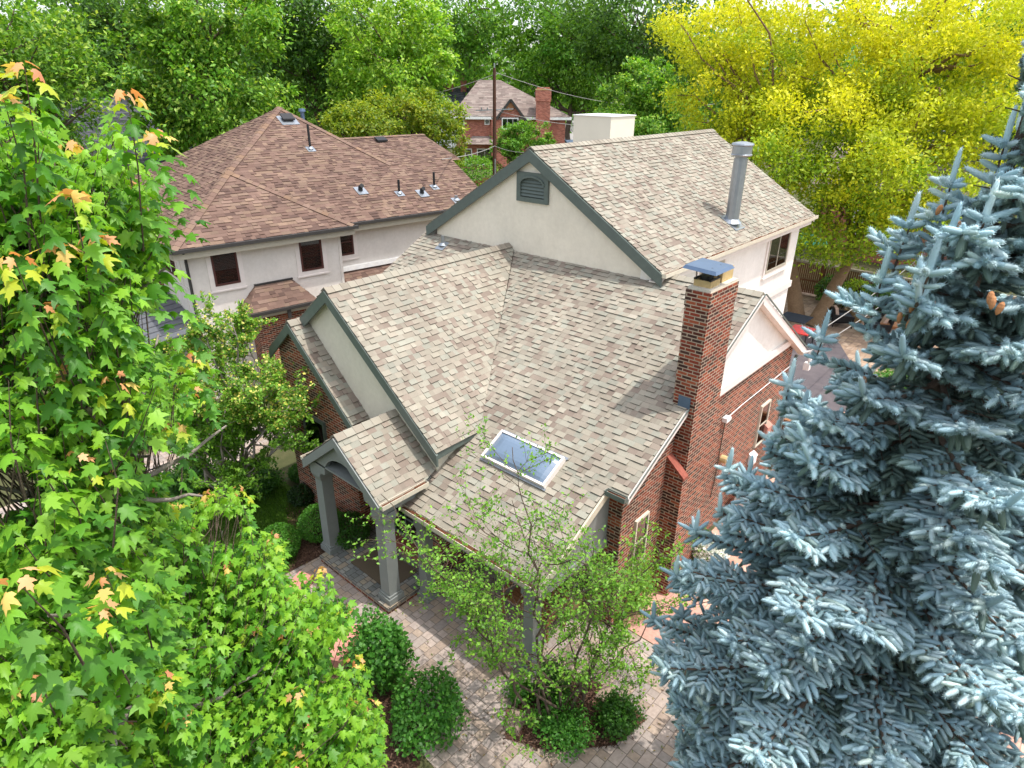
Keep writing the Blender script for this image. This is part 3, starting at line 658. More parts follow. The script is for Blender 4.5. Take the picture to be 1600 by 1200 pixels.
g = MB(); p = at_y(1127, 716, 5.19); g.tube([(p[0], 5.19, p[2]), (p[0], 5.05, p[2]), (p[0], 5.02, p[2]-.02)], [.1, .1, .06], 10); g.build('wall_lamp', 'clay', house)
g = MB(); g.tube([(17.45, 5.08, 3.7), (17.42, 5.12, 3.4), (17.42, 5.12, .1)], .045, 8); g.build('downspout', 'trim_green', house)
g = MB(); g.tube([(13.75, 7.42, 6.2), (13.8, 7.58, 5.95), (13.8, 7.6, 5.75), (13.95, 7.6, 5.62)], .05, 8); g.build('downspout', 'white', house)
g = MB(); g.box(14.55, 14.65, 7.48, 7.64, 4.9, 6.05); g.build('timber_post', 'bench_wood', house)
g = MB(); p = at_y(1256, 566, 4.9); g.tube([(17.6, 4.95, 3.75), (17.6, 4.8, 3.85), (17.6, 4.75, 3.5)], .05, 8); g.box(17.53, 17.69, 4.73, 4.88, 3.3, 3.5); g.build('service_head', 'white', house)
# ================================================================== neighbour house on the left
NC, NE = np.array([8.07, 21.34]), np.array([14.35, 20.54]); NA = math.atan2(*(NE-NC)[::-1])
TN = Matrix.Translation((NC[0], NC[1], 0)) @ Matrix.Rotation(NA, 4, 'Z')
nb = thing('neighbour_house', 'grey white stucco house with a large brown hipped shingle roof behind the left maple', 'house', (NC[0]+5, NC[1]+5, 0))
NPAL = [mul(lin(*c), .66) for c in ((154, 128, 114), (146, 119, 106), (158, 132, 114), (138, 112, 100), (150, 126, 110), (132, 106, 95), (120, 97, 88), (142, 116, 104))]
NCAP = [NPAL[0], NPAL[2], NPAL[1], mul(lin(164, 134, 112), .66)]
def nroof(name, polys, caps=(), seed=1, vo=None):
    mb = MB()
    tw = lambda p: tuple(TN @ Vector(p))
    for i, p in enumerate(polys): shingles(mb, [tw(q) for q in p], NPAL, .16, (.14, .38), .022, seed+i, tw(vo) if vo else None)
    R3 = np.array(TN.to_3x3())
    for p0, p1, a, b in caps: ridge_caps(mb, tw(p0), tw(p1), R3 @ unit(np.array(a, float)), R3 @ unit(np.array(b, float)), NCAP, .17, .24, seed)
    return mb.build(name, 'shingle', nb)
K1, K2, EZ = .58, .51, 5.5
LW = 6.33; wx = LW/2; wz = EZ+K1*wx
ap = (7.36, 7.86, 9.25); hp = (10.25, 3.53, 7.04)
wy2 = .5+(wz-EZ)/K2                                             # where the wing ridge meets the main slope
zf = lambda y: EZ+K2*(y-.5)
lx = -.4
# left planes: lower one from wing, upper main
nL = (-K1, 0, 1); nF = (0, -K1, 1); nR = (K1, 0, 1); nMF = (0, -K2, 1); nML = (-.51, 0, 1)
nroof('wing_roof', [[(0, 0, EZ), (LW, 0, EZ), (wx, wx, wz)],
                    [(LW, 0, EZ), (LW+.0, .5, EZ), (wx, wy2, wz), (wx, wx, wz)],
                    [(0, 0, EZ), (wx, wx, wz), (wx, wy2, wz), (0, .6, EZ)]],
      [((0, 0, EZ), (wx, wx, wz), nL, nF), ((LW, 0, EZ), (wx, wx, wz), nR, nF), ((wx, wx, wz), (wx, wy2, wz), nL, nR)], 61, (0, 0, EZ))
yb_ = 2*ap[1]-.5
nroof('main_roof', [[(0, .5, EZ), (ap[0], ap[1], ap[2]), (0, 12.5, EZ)],
                    [(0, .5, EZ), (6.33, .5, EZ), (hp[0], hp[1], hp[2]), (ap[0], ap[1], ap[2])],
                    [(6.33, .5, EZ), (13.45, .5, EZ), (13.5, hp[1], hp[2]), (hp[0], hp[1], hp[2])],
                    [(ap[0], ap[1], ap[2]), (hp[0], hp[1], hp[2]), (hp[0], 11.5, hp[2])],
                    [(9.6, hp[1], hp[2]), (14.0, hp[1], hp[2]), (14.0, 6.6, 7.95), (9.0, 6.6, 7.95)],
                    [(9.0, 6.6, 7.95), (14.0, 6.6, 7.95), (14.0, 9.8, 6.9), (9.0, 9.8, 6.9)],
                    [(0, 12.5, EZ), (ap[0], ap[1], ap[2]), (10.3, 12.5, EZ)]],
      [((0.1, .6, EZ+.05), ap, nML, nMF), (hp, ap, (.76, 0, 1), nMF), ((9.2, 6.6, 7.95), (14, 6.6, 7.95), (0, -.28, 1), (0, .33, 1))], 71, (0, .5, EZ))
W = MB(); W.T = TN
W.box(.5, 5.9, .45, .7, 0, EZ-.12); W.box(.5, .75, .7, 12, 0, EZ-.12); W.box(5.7, 5.95, .7, 1.2, 0, EZ-.12); W.box(5.95, 13.0, .95, 1.2, 0, EZ-.12); W.box(12.8, 13.0, 1.2, 9.4, 0, EZ); W.box(.75, 12.8, 11.7, 12, 0, EZ-.12)
W.prism([(12.98, 1.0, EZ-.2), (12.98, 9.4, EZ-.2), (12.98, 6.6, 7.8), (12.98, 3.5, 6.95)], (-.15, 0, 0))
W.build('wall', 'stucco_grey', nb)
W = MB(); W.T = TN                                              # fascia and soffit
W.box(0, LW, -.02, .02, EZ-.33, EZ-.03); W.box(-.02, .02, .02, 12.4, EZ-.33, EZ-.03); W.box(LW-.02, LW+.02, .02, .5, EZ-.33, EZ-.03); W.box(LW+.02, 13.42, .48, .52, EZ-.33, EZ-.03)
W.box(.02, LW-.02, .02, .5, EZ-.16, EZ-.13); W.box(.02, .5, .5, 12, EZ-.16, EZ-.13); W.box(LW, 13.4, .52, .95, EZ-.16, EZ-.13)
W.build('fascia', 'trim_tan', nb)
W = MB(); W.T = TN
W.box(-.05, LW+.12, -.14, -.02, EZ-.11, EZ+.0); W.box(-.14, -.02, -.14, 12.4, EZ-.1, EZ); W.box(LW+.12, 13.42, .36, .48, EZ-.1, EZ); W.build('gutter', 'trim_dark', nb)
W = MB(); W.T = TN
W.tube([(.3, -.06, EZ-.1), (.42, .3, EZ-.3), (.44, .38, EZ-.5), (.44, .38, 1)], .05, 8); W.build('downspout', 'trim_dark', nb)
W = MB(); W.T = TN                                              # timber strips on the stucco
strips = [(x, x+.1, .42, .452, 1.5, EZ-.2) for x in (.5, 5.84)]+[(.468, .5, y, y+.08, 2.5, EZ-.2) for y in (1.3, 2.5, 4.6)]+[(.46, .5, .5, 6, 3.9, 4.0)]
for q in strips: W = MB(); W.T = TN; W.box(*q); W.build('trim_strip', 'stucco_grey', nb)
A3 = np.array(TN.to_3x3()); nax, nout = A3 @ np.array([1, 0, 0]), A3 @ np.array([0, -1, 0])
P3 = lambda x, y, z: np.array(TN @ Vector((x, y, z)))
for x, z_, wd, ht, y in ((1.22, 4.02, .85, 1.17, .45), (4.3, 4.0, .86, 1.18, .45), (6.06, 4.2, .66, 1.0, .95)):
    window(nb, P3(x, y, z_), nax, wd, ht, nout, 'window_brown', .07, 0, 1 if x > 6 else 0, casing='trim_white', cw=.16)
window(nb, P3(.5, 3.6, 4.15), -A3 @ np.array([0, 1, 0]), 1.7, .95, -nax, 'window_brown', .07, 1, 0, casing='trim_white')
# bay window with its small roof
W = MB(); W.T = TN
W.box(2.2, 4.3, -.15, .45, 0, 2.95); W.build('bay_wall', 'brick', nb)
mb = MB()
bp = [(1.86, -.42, 3.12), (4.42, -.42, 3.12), (3.85, .44, 3.83), (2.55, .44, 3.83)]
for q in ([bp[0], bp[1], bp[2], bp[3]], [bp[1], (4.42, .44, 3.12), bp[2]], [(1.86, .44, 3.12), bp[0], bp[3]]):
    shingles(mb, [tuple(TN @ Vector(p)) for p in q], NPAL, .15, (.18, .4), .014, 83)
mb.T = None; mb.build('bay_roof', 'shingle', nb)
W = MB(); W.T = TN; W.box(1.86, 4.42, -.44, -.40, 2.9, 3.1); W.box(1.86, 1.9, -.4, .44, 2.9, 3.1); W.box(4.38, 4.42, -.4, .44, 2.9, 3.1); W.box(1.9, 4.38, -.4, .44, 2.93, 2.96); W.build('bay_fascia', 'trim_tan', nb)
W = MB(); W.T = TN; W.box(1.84, 4.46, -.54, -.44, 3.02, 3.12); W.box(3.2, 3.32, -.5, -.44, 2.7, 3.02); W.build('gutter', 'trim_dark', nb)
W = MB(); W.T = TN; W.box(2.5, 3.9, .38, .45, 3.8, 3.86); W.build('flashing', 'trim_dark', nb)
# low lean-to with a white flashing under the set back wall
mb = MB(); shingles(mb, [tuple(TN @ Vector(p)) for p in ((5.98, .0, 2.95), (11, .0, 2.95), (11, .95, 3.6), (5.98, .95, 3.6))], NPAL, .15, (.18, .4), .014, 85); mb.build('lean_to_roof', 'shingle', nb)
W = MB(); W.T = TN; W.box(5.96, 11, .80, .96, 3.60, 3.78); W.build('flashing', 'white', nb)
W = MB(); W.T = TN; W.box(6.0, 11, .05, .9, 0, 2.9); W.build('lean_to_wall', 'brick', nb)
# metal porch roof on the left side
W = MB(); W.T = TN
q = [(.5, .3, 2.62), (.5, 3.0, 3.75), (-1.9, 3.0, 3.3), (-1.9, .0, 2.2)]
q = [(.48, .2, 2.75), (.48, 4.2, 3.3), (-2.6, 4.2, 2.9), (-2.6, .2, 2.35)]
W.prism(q, (0, 0, -.1))
for i in range(11):
    t = i/10; a = np.array(q[0])*(1-t)+np.array(q[1])*t; b_ = np.array(q[3])*(1-t)+np.array(q[2])*t; W.bar(a+(0, 0, .015), b_+(0, 0, .015), .03, .04)
W.build('porch_roof', 'metal_roof', nb)
W = MB(); W.T = TN; W.box(-2.4, .5, 4.2, 4.4, 0, 4.6); W.build('porch_wall', 'brick', nb)
W = MB(); W.T = TN; W.box(-.05, .5, .35, .55, 0, 2.6); W.build('porch_pier', 'brick', nb)
# roof vents
def box_vent(x, y, nrm, z, s=.26):
    W = MB(); W.T = TN @ Matrix.Translation((x, y, z)); n = unit(np.array(nrm, float)); k = -n[1]/n[2]
    W.prism([(-s, -s*.8, .1+k*-s*.8), (s, -s*.8, .1+k*-s*.8), (s, s*.5, .13+k*s*.5), (-s, s*.5, .13+k*s*.5)], (0, 0, .07))
    W.prism([(-s*.8, -s*.5, k*-s*.5), (s*.8, -s*.5, k*-s*.5), (s*.8, s*.4, k*s*.4), (-s*.8, s*.4, k*s*.4)], (0, 0, .14))
    o = W.build('roof_vent', 'metal_black', nb)
    F_ = MB(); F_.T = W.T; F_.prism([(-s*1.5, -s*1.4, .02+k*-s*1.4), (s*1.5, -s*1.4, .02+k*-s*1.4), (s*1.5, s, .02+k*s), (-s*1.5, s, .02+k*s)], (0, 0, .006)); F_.build('flashing', 'metal_grey', o)
box_vent(7.3, 6.95, nMF, zf(6.95)); box_vent(11.3, 6.1, (0, -.28, 1), 7.04+(6.1-3.53)*.28)
for x, y, h in ((7.25, 4.92, .95), (9.44, 1.75, .55), (11.3, 1.9, .62)):
    p = P3(x, y, zf(y)); vent_pipe(p[0], p[1], p[2], h, .05, 'metal_black', nb, nrm=A3 @ np.array(nMF))
for x, y in ((7.9, 2.15), (10.46, 1.6)):
    W = MB(); W.T = TN @ Matrix.Translation((x, y, zf(y))); W.tube([(0, 0, 0), (0, 0, .16), (0, -.14, .22)], .09, 10); o = W.build('roof_vent', 'metal_black', nb)
    W2 = MB(); W2.T = W.T; W2.prism([(-.22, -.26, -.10), (.22, -.26, -.10), (.22, .2, .13), (-.22, .2, .13)], (0, 0, .006)); W2.build('flashing', 'metal_grey', o)
p = P3(11.75, .95, zf(.95)); o = vent_pipe(p[0], p[1], p[2], .2, .07, 'metal_grey', nb, nrm=A3 @ np.array(nMF))
p = at_h(472, 175, 33); g = MB(); g.tube([(p[0], p[1], p[2]-1.4), (p[0], p[1], p[2]), (p[0], p[1], p[2]+.02), (p[0], p[1], p[2]+.14)], [.09, .09, .16, .14], 10); g.build('vent_pipe', 'metal_blue', nb)
# ================================================================== ground
def sheet(name, pts, m, z, kind='structure'):
    b = MB(); p = [(q[0], q[1], z) for q in pts]
    if newell([np.array(q, float) for q in p])[2] < 0: p = p[::-1]
    b.poly(p); o = b.build(name, m); o['kind'] = kind; return o
G = MB(); n_ = 40
for i in range(n_):
    for j in range(n_):
        x0, y0 = -500+i*25, -500+j*25; G.poly([(x0, y0, -.004), (x0+25, y0, -.004), (x0+25, y0+25, -.004), (x0, y0+25, -.004)])
struct('ground', G, 'soil')
sheet('lawn', [(-6, 11.75), (5.7, 11.75), (7.44, 13.6), (7.44, 17.19), (-6, 17.19)], 'lawn', .002)
sheet('neighbour_path', [(-8, 17.2), (18, 17.2), (18, 19.6), (-8, 19.6)], 'paver', .004)
sheet('front_paving', [(5.15, 11.7), (7.5, 11.7), (9.3, 9.3), (9.3, 5.1), (9.25, 1.5), (5.0, 1.5), (4.4, 4.2), (4.6, 6.2), (5.35, 7.3), (5.25, 9.2)], 'paver', .004)
sheet('side_path', [(9.32, 5.12), (24, 5.12), (24, -3), (9.27, -3)], 'flag_pink', .006)
sheet('mulch_bed', [(5.5, 11.72), (7.6, 11.55), (7.6, 14.3), (7.0, 14.3)], 'mulch', .008)
sheet('mulch_bed', [(-3, 4.6), (4.45, 5.9), (5.2, 7.3), (5.1, 9.2), (5.0, 11.5), (-3, 11.7)], 'mulch', .008)
bed = [at_z(px, py)[:2] for px, py in ((790, 1110), (850, 1060), (920, 1060), (965, 1085), (1010, 1125), (960, 1165), (860, 1175), (790, 1155))]
sheet('tree_bed', bed, 'mulch', .012)
# chips of bark on the beds, grass blades on the lawn
def in_poly(P, poly):
    x, y = P[:, 0], P[:, 1]; c = np.zeros(len(P), bool); k = len(poly)
    for i in range(k):
        (x0, y0), (x1, y1) = poly[i][:2], poly[(i+1) % k][:2]
        m = ((y0 > y) != (y1 > y)); c ^= m & (x < (x1-x0)*(y-y0)/((y1-y0) if y1 != y0 else 1e-9)+x0)
    return c
def scatter_flat(name, poly, n, tv, tt, size, pal, mat, z, lift=(.0, .3), parent=None):
    p = np.array([q[:2] for q in poly]); lo, hi = p.min(0), p.max(0)
    P = RNG.uniform(lo, hi, (n, 2)); P = P[in_poly(P, [tuple(q) for q in p])]; k = len(P)
    d = rsph(k); d[:, 2] = RNG.uniform(*lift, k); nr = np.tile([0, 0, 1.], (k, 1))+rsph(k)*.3
    col = np.array(pal)[RNG.integers(0, len(pal), k)]*RNG.uniform(.75, 1.2, (k, 1))
    V, T, C = scatter_arrays(tv, tt, np.column_stack([P, np.full(k, z)]), basis(d, nr), RNG.uniform(*size, k), col)
    o = mesh_np(name, V, T, C, mat); o['kind'] = 'stuff'; return o
CHIP_V = np.array([(-.15, 0, 0), (.15, 0, 0.02), (.18, 1, .03), (-.12, 1, 0)]); CHIP_T = np.array([(0, 1, 2), (0, 2, 3)])
M['chip'] = m_attr('bark_chips', .95, .1, 60, .4)
mp = [mul(lin(*c), .7) for c in ((128, 98, 82), (104, 78, 64), (146, 114, 96), (84, 62, 52))]
for pl, n_ in (([(5.5, 11.72), (7.6, 11.55), (7.6, 14.3), (7.0, 14.3)], 5200), ([(1, 6), (4.45, 5.9), (5.2, 7.3), (5.1, 9.2), (5.0, 11.5), (1, 11.7)], 12000), (bed, 7000)):
    tag(scatter_flat('bark_mulch', pl, n_, CHIP_V, CHIP_T, (.03, .08), mp, 'chip', .016), 'shredded brown bark mulch spread over the planting beds', 'mulch')
BL_V = np.array([(-.08, 0, 0), (.08, 0, 0), (.02, .6, .06), (0, 1, .22)]); BL_T = np.array([(0, 1, 2), (0, 2, 3)])
gp = [mul(lin(*c), 1) for c in ((84, 124, 36), (70, 108, 30), (100, 138, 48))]
tag(scatter_flat('lawn_grass', [(2.5, 11.8), (5.7, 11.8), (7.3, 13.6), (7.3, 17), (2.5, 17)], 60000, BL_V, BL_T, (.05, .10), gp, 'leaf', .003, (.5, 2.2)), 'short green grass growing on the front lawn', 'grass')
# back yard
sheet('back_patio', [(24.2, 2), (24.2, 14.5), (37, 14.5), (37, -8), (24.2, -8)], 'patio', .004)
dv = [at_z(px, py)[:2] for px, py in ((1225, 545), (1262, 520), (1312, 537), (1350, 600), (1340, 640), (1215, 660))]
sheet('driveway', dv, 'slate', .010)
sheet('street', [(95, -40), (300, 150), (330, 120), (120, -70)], 'asphalt', .004)
st = [at_z(px, py)[:2] for px, py in ((880, 222), (935, 224), (945, 196), (935, 178), (880, 178))]
sheet('street', st, 'asphalt', .008)
# stones along the bed edge
def stone(px, py, sx, sy, sz, rz, label, z0=0):
    p = at_z(px, py, z0+sz); t = thing('edging_stone', label, 'stone', (p[0], p[1], z0), rz, 'red sandstone blocks edging the beds') if False else None
    b = MB(); rnd = random.Random(int(px)); b.T = Matrix.Translation((p[0], p[1], z0)) @ Matrix.Rotation(rz, 4, 'Z')
    j = lambda a: a*rnd.uniform(.88, 1.08)
    lo = [(-j(sx), -j(sy), 0), (j(sx), -j(sy), 0), (j(sx), j(sy), 0), (-j(sx), j(sy), 0)]; hi = [(x*.93, y*.93, sz*rnd.uniform(.9, 1.05)) for x, y, _ in lo]; mid = [(x*1.03, y*1.03, sz*.8) for x, y, _ in lo]
    for i in range(4): k = (i+1) % 4; b.poly([lo[i], lo[k], mid[k], mid[i]]); b.poly([mid[i], mid[k], hi[k], hi[i]])
    b.poly(hi); o = b.build('edging_stone', 'rock' if 'rock' in label or 'dark' in label else 'sandstone'); tag(o, label, 'stone', 'red sandstone blocks edging the beds'); return o
stone(462, 912, .38, .2, .22, .4, 'red sandstone block at the left end of the walkway, nearest the clipped shrubs')
stone(535, 1000, .48, .2, .3, .55, 'large red sandstone block beside the walkway, left of the leafy upright bush')
stone(312, 915, .2, .16, .2, .2, 'red sandstone block half hidden under the maple leaves')
stone(540, 1115, .26, .18, .2, .9, 'red sandstone block in the bed at the bottom edge, under maple leaves')
stone(806, 1122, .2, .15, .16, .3, 'pale brown rock in the mulch bed at the foot of the bare stemmed tree')
stone(948, 1080, .2, .13, .1, .1, 'dark flat stone in the tree bed beside the paved path')
# door mat
b = MB(); b.box(6.55, 7.4, 9.35, 10.75, .184, .196); tag(b.build('door_mat', 'rug'), 'large flat brown mat lying on the porch paving', 'mat')

lp = [mul(lin(*c), .9) for c in ((120, 140, 60), (150, 130, 70), (110, 80, 54), (170, 150, 90))]
tag(scatter_flat('fallen_leaves', [(5.2, 11.7), (7.4, 11.7), (9.2, 9.2), (9.2, 2), (5.0, 2), (4.6, 6.2), (5.3, 7.3)], 900, CHIP_V, CHIP_T, (.025, .06), lp, 'chip', .02), 'small fallen leaves and litter scattered over the front paving', 'leaf litter')
# ================================================================== vegetation
RH_V = np.array([(0, 0, 0), (.27, .42, .07), (0, 1, -.06), (-.27, .42, .07)]); RH_T = np.array([(0, 1, 2), (0, 2, 3)])
half = [(.0, .04), (.16, -.03), (.36, .06), (.27, .2), (.45, .32), (.60, .56), (.36, .50), (.19, .50), (.24, .72), (.10, .76), (0, 1.06)]
ml = half+[(-x, y) for x, y in half[-2:0:-1]]
MP_V = np.array([(0, .34, .03)]+[(x, y, -.35*abs(x)**1.3-.28*max(0, y-.3)**1.6) for x, y in ml]); MP_T = np.array([(0, i+1, (i+1) % len(ml)+1) for i in range(len(ml))])
def pick(pal, n, v=.15): return np.array(pal)[RNG.integers(0, len(pal), n)]*RNG.uniform(1-v, 1+v, (n, 1))

def tubes_arrays(segs, col, n=5):
    """segs: list of (points, radii)"""
    V = []; T = []; o = 0
    for ps, rs in segs:
        ps = np.asarray(ps, float); k = len(ps); d = np.gradient(ps, axis=0); d = unit(d)
        a = np.where(np.abs(d[:, 2:3]) > .8, [[1, 0, 0.]], [[0, 0, 1.]]); u = unit(np.cross(a, d)); v = np.cross(d, u)
        th = np.arange(n)*2*math.pi/n; r = np.asarray(rs, float)[:, None, None]
        q = ps[:, None]+r*(np.cos(th)[None, :, None]*u[:, None]+np.sin(th)[None, :, None]*v[:, None]); V.append(q.reshape(-1, 3))
        i = np.arange(k-1)[:, None]*n; j = np.arange(n)[None]; j2 = (j+1) % n
        A, B_, C_, D = i+j, i+j2, i+n+j2, i+n+j
        T.append(np.stack([np.stack([A, B_, C_], -1), np.stack([A, C_, D], -1)], 2).reshape(-1, 3)+o); o += k*n
    V = np.vstack(V); T = np.vstack(T); return V, T, np.tile(np.array(col, float), (len(V), 1))
def curve(p0, p1, k=6, sag=0., wob=.05):
    p0, p1 = np.array(p0, float), np.array(p1, float); t = np.linspace(0, 1, k)[:, None]; L = np.linalg.norm(p1-p0)
    q = p0*(1-t)+p1*t; q[:, 2] += (sag*4*t*(1-t))[:, 0]*L; w_ = RNG.normal(size=(k, 3))*wob*L/k; w_[0] = 0; w_[-1] = 0; return q+w_

def leafy_tree(name, label, cat, base, blobs, n, ls, pal, trunk_r=.2, mat='leaf', bark='bark', tvtt=(RH_V, RH_T), clumps=40, group=None, up_=.8, tips=None, crown_name='crown', mesh_mask=None, fill=1.0, spread=.24, ctint=(.72, 1.25), trunk_top=None):
    """crown = many leaves gathered in clumps through the volume of the blobs (cx,cy,cz,rx,ry,rz)"""
    root = thing(name, label, cat, (base[0], base[1], base[2] if len(base) > 2 else 0), 0, group); n = int(n*1.45); ls *= 1.08
    bl = np.array(blobs, float); vol = bl[:, 3]*bl[:, 4]*bl[:, 5]; w_ = vol**.67; w_ /= w_.sum()
    P = []; Cc = []; centers = []
    for b_, f in zip(bl, w_):
        k = max(3, int(clumps*f*len(bl)**.5)); u = rsph(k); rr = RNG.uniform(.35, 1.0, (k, 1))**.6
        cen = b_[:3]+u*rr*b_[3:6]; centers.append(cen); m = int(n*f); idx = RNG.integers(0, k, m); cr_ = spread*b_[3:6].mean()*RNG.uniform(.6, 1.4, k)
        g = RNG.normal(size=(m, 3))*[1, 1, .75]; P.append(cen[idx]+g*cr_[idx][:, None]*.62)
        tint = RNG.uniform(*ctint, k)[idx][:, None]; warm = RNG.normal(0, .06, k)[idx][:, None]
        c = pick(pal, m)*tint; c[:, 0:1] *= 1+warm; Cc.append(c)
    P = np.vstack(P); C = np.vstack(Cc); m = len(P)
    if mesh_mask is not None:
        k_ = mesh_mask(P); P, C = P[k_], C[k_]; m = len(P)
    ctr = np.average(bl[:, :3], axis=0, weights=w_); out = unit(P-ctr)
    nr = unit(out*.5+np.array([0, 0, up_])+rsph(m)*.7); d = unit(out*.6+rsph(m)*.8+np.array([0, 0, -.25])); s_ = ls*RNG.uniform(.65, 1.3, m)
    if tips is not None:
        hi = (P[:, 2]-bl[:, 2].min()); t_ = RNG.random(m) < .16; C[t_] = pick(tips, int(t_.sum()))
    V, T, C2 = scatter_arrays(tvtt[0], tvtt[1], P, basis(d, nr), s_, C)
    mesh_np(crown_name, V, T, C2, mat, root)
    bz = root.location.z; top = ctr.copy(); top[2] = bl[:, 2].max()+.2*bl[:, 5].max() if trunk_top is None else trunk_top
    tr = curve((base[0], base[1], bz-.1), top, 9, 0, .12); segs = [(tr, np.linspace(trunk_r, trunk_r*.22, 9))]
    allc = np.vstack(centers); sel = RNG.permutation(len(allc))[:min(len(allc), 38)]
    for c in allc[sel]:
        i = int(np.clip(np.searchsorted(tr[:, 2], c[2]-.45*np.hypot(*(c[:2]-top[:2])))-1, 2, 7)); segs.append((curve(tr[i], c, 6, -.05, .18), np.linspace(trunk_r*.42, .012+trunk_r*.05, 6)))
    V, T, C3 = tubes_arrays(segs, (1, 1, 1), 7); mesh_np('trunk', V, T, C3, bark, root); return root

def pxblobs(L, D, zx=1.0):
    out = []
    for px, py, rx, ry, *dd in L:
        c = at_h(px, py, D+(dd[0] if dd else 0)); dist = np.linalg.norm(c-CAMP); k = dist/F
        out.append((*c, rx*k, rx*k*zx, ry*k))
    return out
def bg_tree(label, L, D, n, ls, pal, tr=.22, zx=.9, name='tree', group='trees behind the houses', **kw):
    bl = pxblobs(L, D, zx); b0 = np.average(np.array(bl)[:, :2], axis=0, weights=np.array(bl)[:, 3]**2)
    return leafy_tree(name, label, 'tree', (b0[0], b0[1], 0), bl, n, ls, pal, tr, group=group, **kw)
gl = lambda *cs: [lin(*c) for c in cs]
G_MID = gl((112, 160, 50), (98, 146, 44), (130, 174, 60), (82, 128, 38)); G_DARK = gl((74, 116, 42), (88, 130, 46), (62, 100, 36), (102, 142, 50))
G_BRIGHT = gl((140, 184, 54), (124, 170, 48), (156, 192, 64), (108, 154, 44)); G_YEL = gl((142, 160, 42), (158, 168, 46), (122, 148, 40), (106, 136, 38)); TIPS = gl((172, 204, 84), (186, 210, 98))
bg_tree('mid green tree with upright tips rising behind the brown hipped roof', [(340, 150, 95, 105), (270, 120, 70, 80), (410, 190, 55, 60), (330, 30, 90, 70), (275, 215, 45, 40)], 44, 24000, .26, G_MID, tips=TIPS, clumps=110, spread=.17)
bg_tree('dark green tree between the far left gap and the pointed topped tree', [(200, 100, 60, 70), (150, 60, 80, 60), (230, 10, 90, 60)], 58, 9000, .32, G_DARK, clumps=70)
bg_tree('yellow green tree just behind the tallest maple shoots at far left', [(60, 150, 80, 90), (20, 70, 80, 60), (100, 240, 40, 70), (-40, 200, 80, 120)], 40, 12000, .24, G_MID, tips=TIPS, clumps=90)
bg_tree('dark tree with hanging boughs behind the apex of the brown roof', [(470, 120, 60, 70), (520, 90, 60, 60), (440, 60, 60, 70), (490, 20, 80, 60)], 62, 12000, .34, G_DARK, clumps=90)
bg_tree('tall bright green tree left of the far red brick house', [(610, 120, 80, 80), (560, 170, 55, 50), (660, 90, 55, 60), (600, 40, 80, 60), (650, 170, 50, 40)], 56, 17000, .30, G_BRIGHT, tips=TIPS, clumps=110, spread=.18)
bg_tree('low rounded yellow green tree over the brown roof ridge', [(610, 200, 85, 45), (560, 195, 55, 35), (670, 190, 55, 38), (700, 230, 28, 50), (640, 175, 60, 30)], 42, 17000, .19, G_YEL, clumps=120, spread=.16)
bg_tree('dark tree behind the roof of the far red brick house', [(720, 90, 60, 50), (770, 60, 60, 40), (690, 40, 70, 40), (760, 10, 70, 40)], 120, 7000, .6, G_MID, clumps=60)
bg_tree('small green tree in front of the far red brick house', [(815, 225, 36, 32), (790, 245, 26, 30), (845, 220, 20, 25), (812, 205, 25, 16)], 74, 7000, .24, G_MID, clumps=60, spread=.18)
bg_tree('broad green street tree right of the tall red chimney', [(880, 110, 60, 48), (935, 125, 50, 50), (850, 120, 45, 40), (900, 60, 70, 40), (900, 10, 90, 40)], 118, 14000, .55, G_MID, tr=.5, clumps=100)
bg_tree('very dark tree behind the yellow tree and the rounded tree', [(1010, 90, 70, 45), (950, 80, 50, 40), (1060, 110, 40, 50), (1000, 20, 100, 50)], 96, 11000, .5, G_DARK, clumps=80)
bg_tree('rounded green tree behind the ridge, right of the cream box', [(1010, 130, 45, 32), (970, 165, 40, 32), (1030, 170, 50, 38), (1000, 200, 75, 35), (1060, 200, 45, 35)], 62, 17000, .27, G_MID, tips=TIPS, clumps=100, spread=.18)
bg_tree('green tree at the far right edge behind the yellow tree', [(1590, 150, 50, 70), (1610, 70, 60, 60), (1580, 230, 40, 60), (1640, 200, 60, 90), (1560, 10, 80, 50)], 50, 9000, .26, G_MID, clumps=70)
bg_tree('dark bush of a tree beyond the back fence at right', [(1500, 330, 90, 70), (1420, 330, 60, 50), (1580, 360, 70, 70)], 50, 9000, .26, G_DARK, clumps=70)
bg_tree('green tree at the far left edge behind the maple', [(30, 420, 70, 80), (-30, 330, 90, 90), (60, 520, 60, 60), (110, 330, 40, 60)], 30, 12000, .2, G_DARK, clumps=80)
# far tree line: one mass
bl = []
for px in range(-200, 1900, 55):
    for D in (170, 230):
        c = at_h(px+random.uniform(-20, 20), 112+random.uniform(-22, 10), D+random.uniform(-20, 20)); k = random.uniform(9, 14); bl.append((c[0], c[1], k*.8, k, k, k*random.uniform(1.0, 1.45)))
P = []; C = []
for b_ in bl:
    m = 700; u = rsph(m)*np.array(b_[3:])*RNG.uniform(.5, 1.02, (m, 1)); P.append(np.array(b_[:3])+u); C.append(pick(G_MID, m)*RNG.uniform(.6, 1.1))
P = np.vstack(P); C = np.vstack(C); m = len(P)
V, T, C2 = scatter_arrays(RH_V, RH_T, P, basis(rsph(m), unit(rsph(m)+[0, 0, .6])), RNG.uniform(1.2, 2.6, m), C)
o = mesh_np('distant_woods', V, T, C2, 'leaf'); tag(o, 'far line of green street trees closing off the view behind every house', 'trees', kind='stuff')

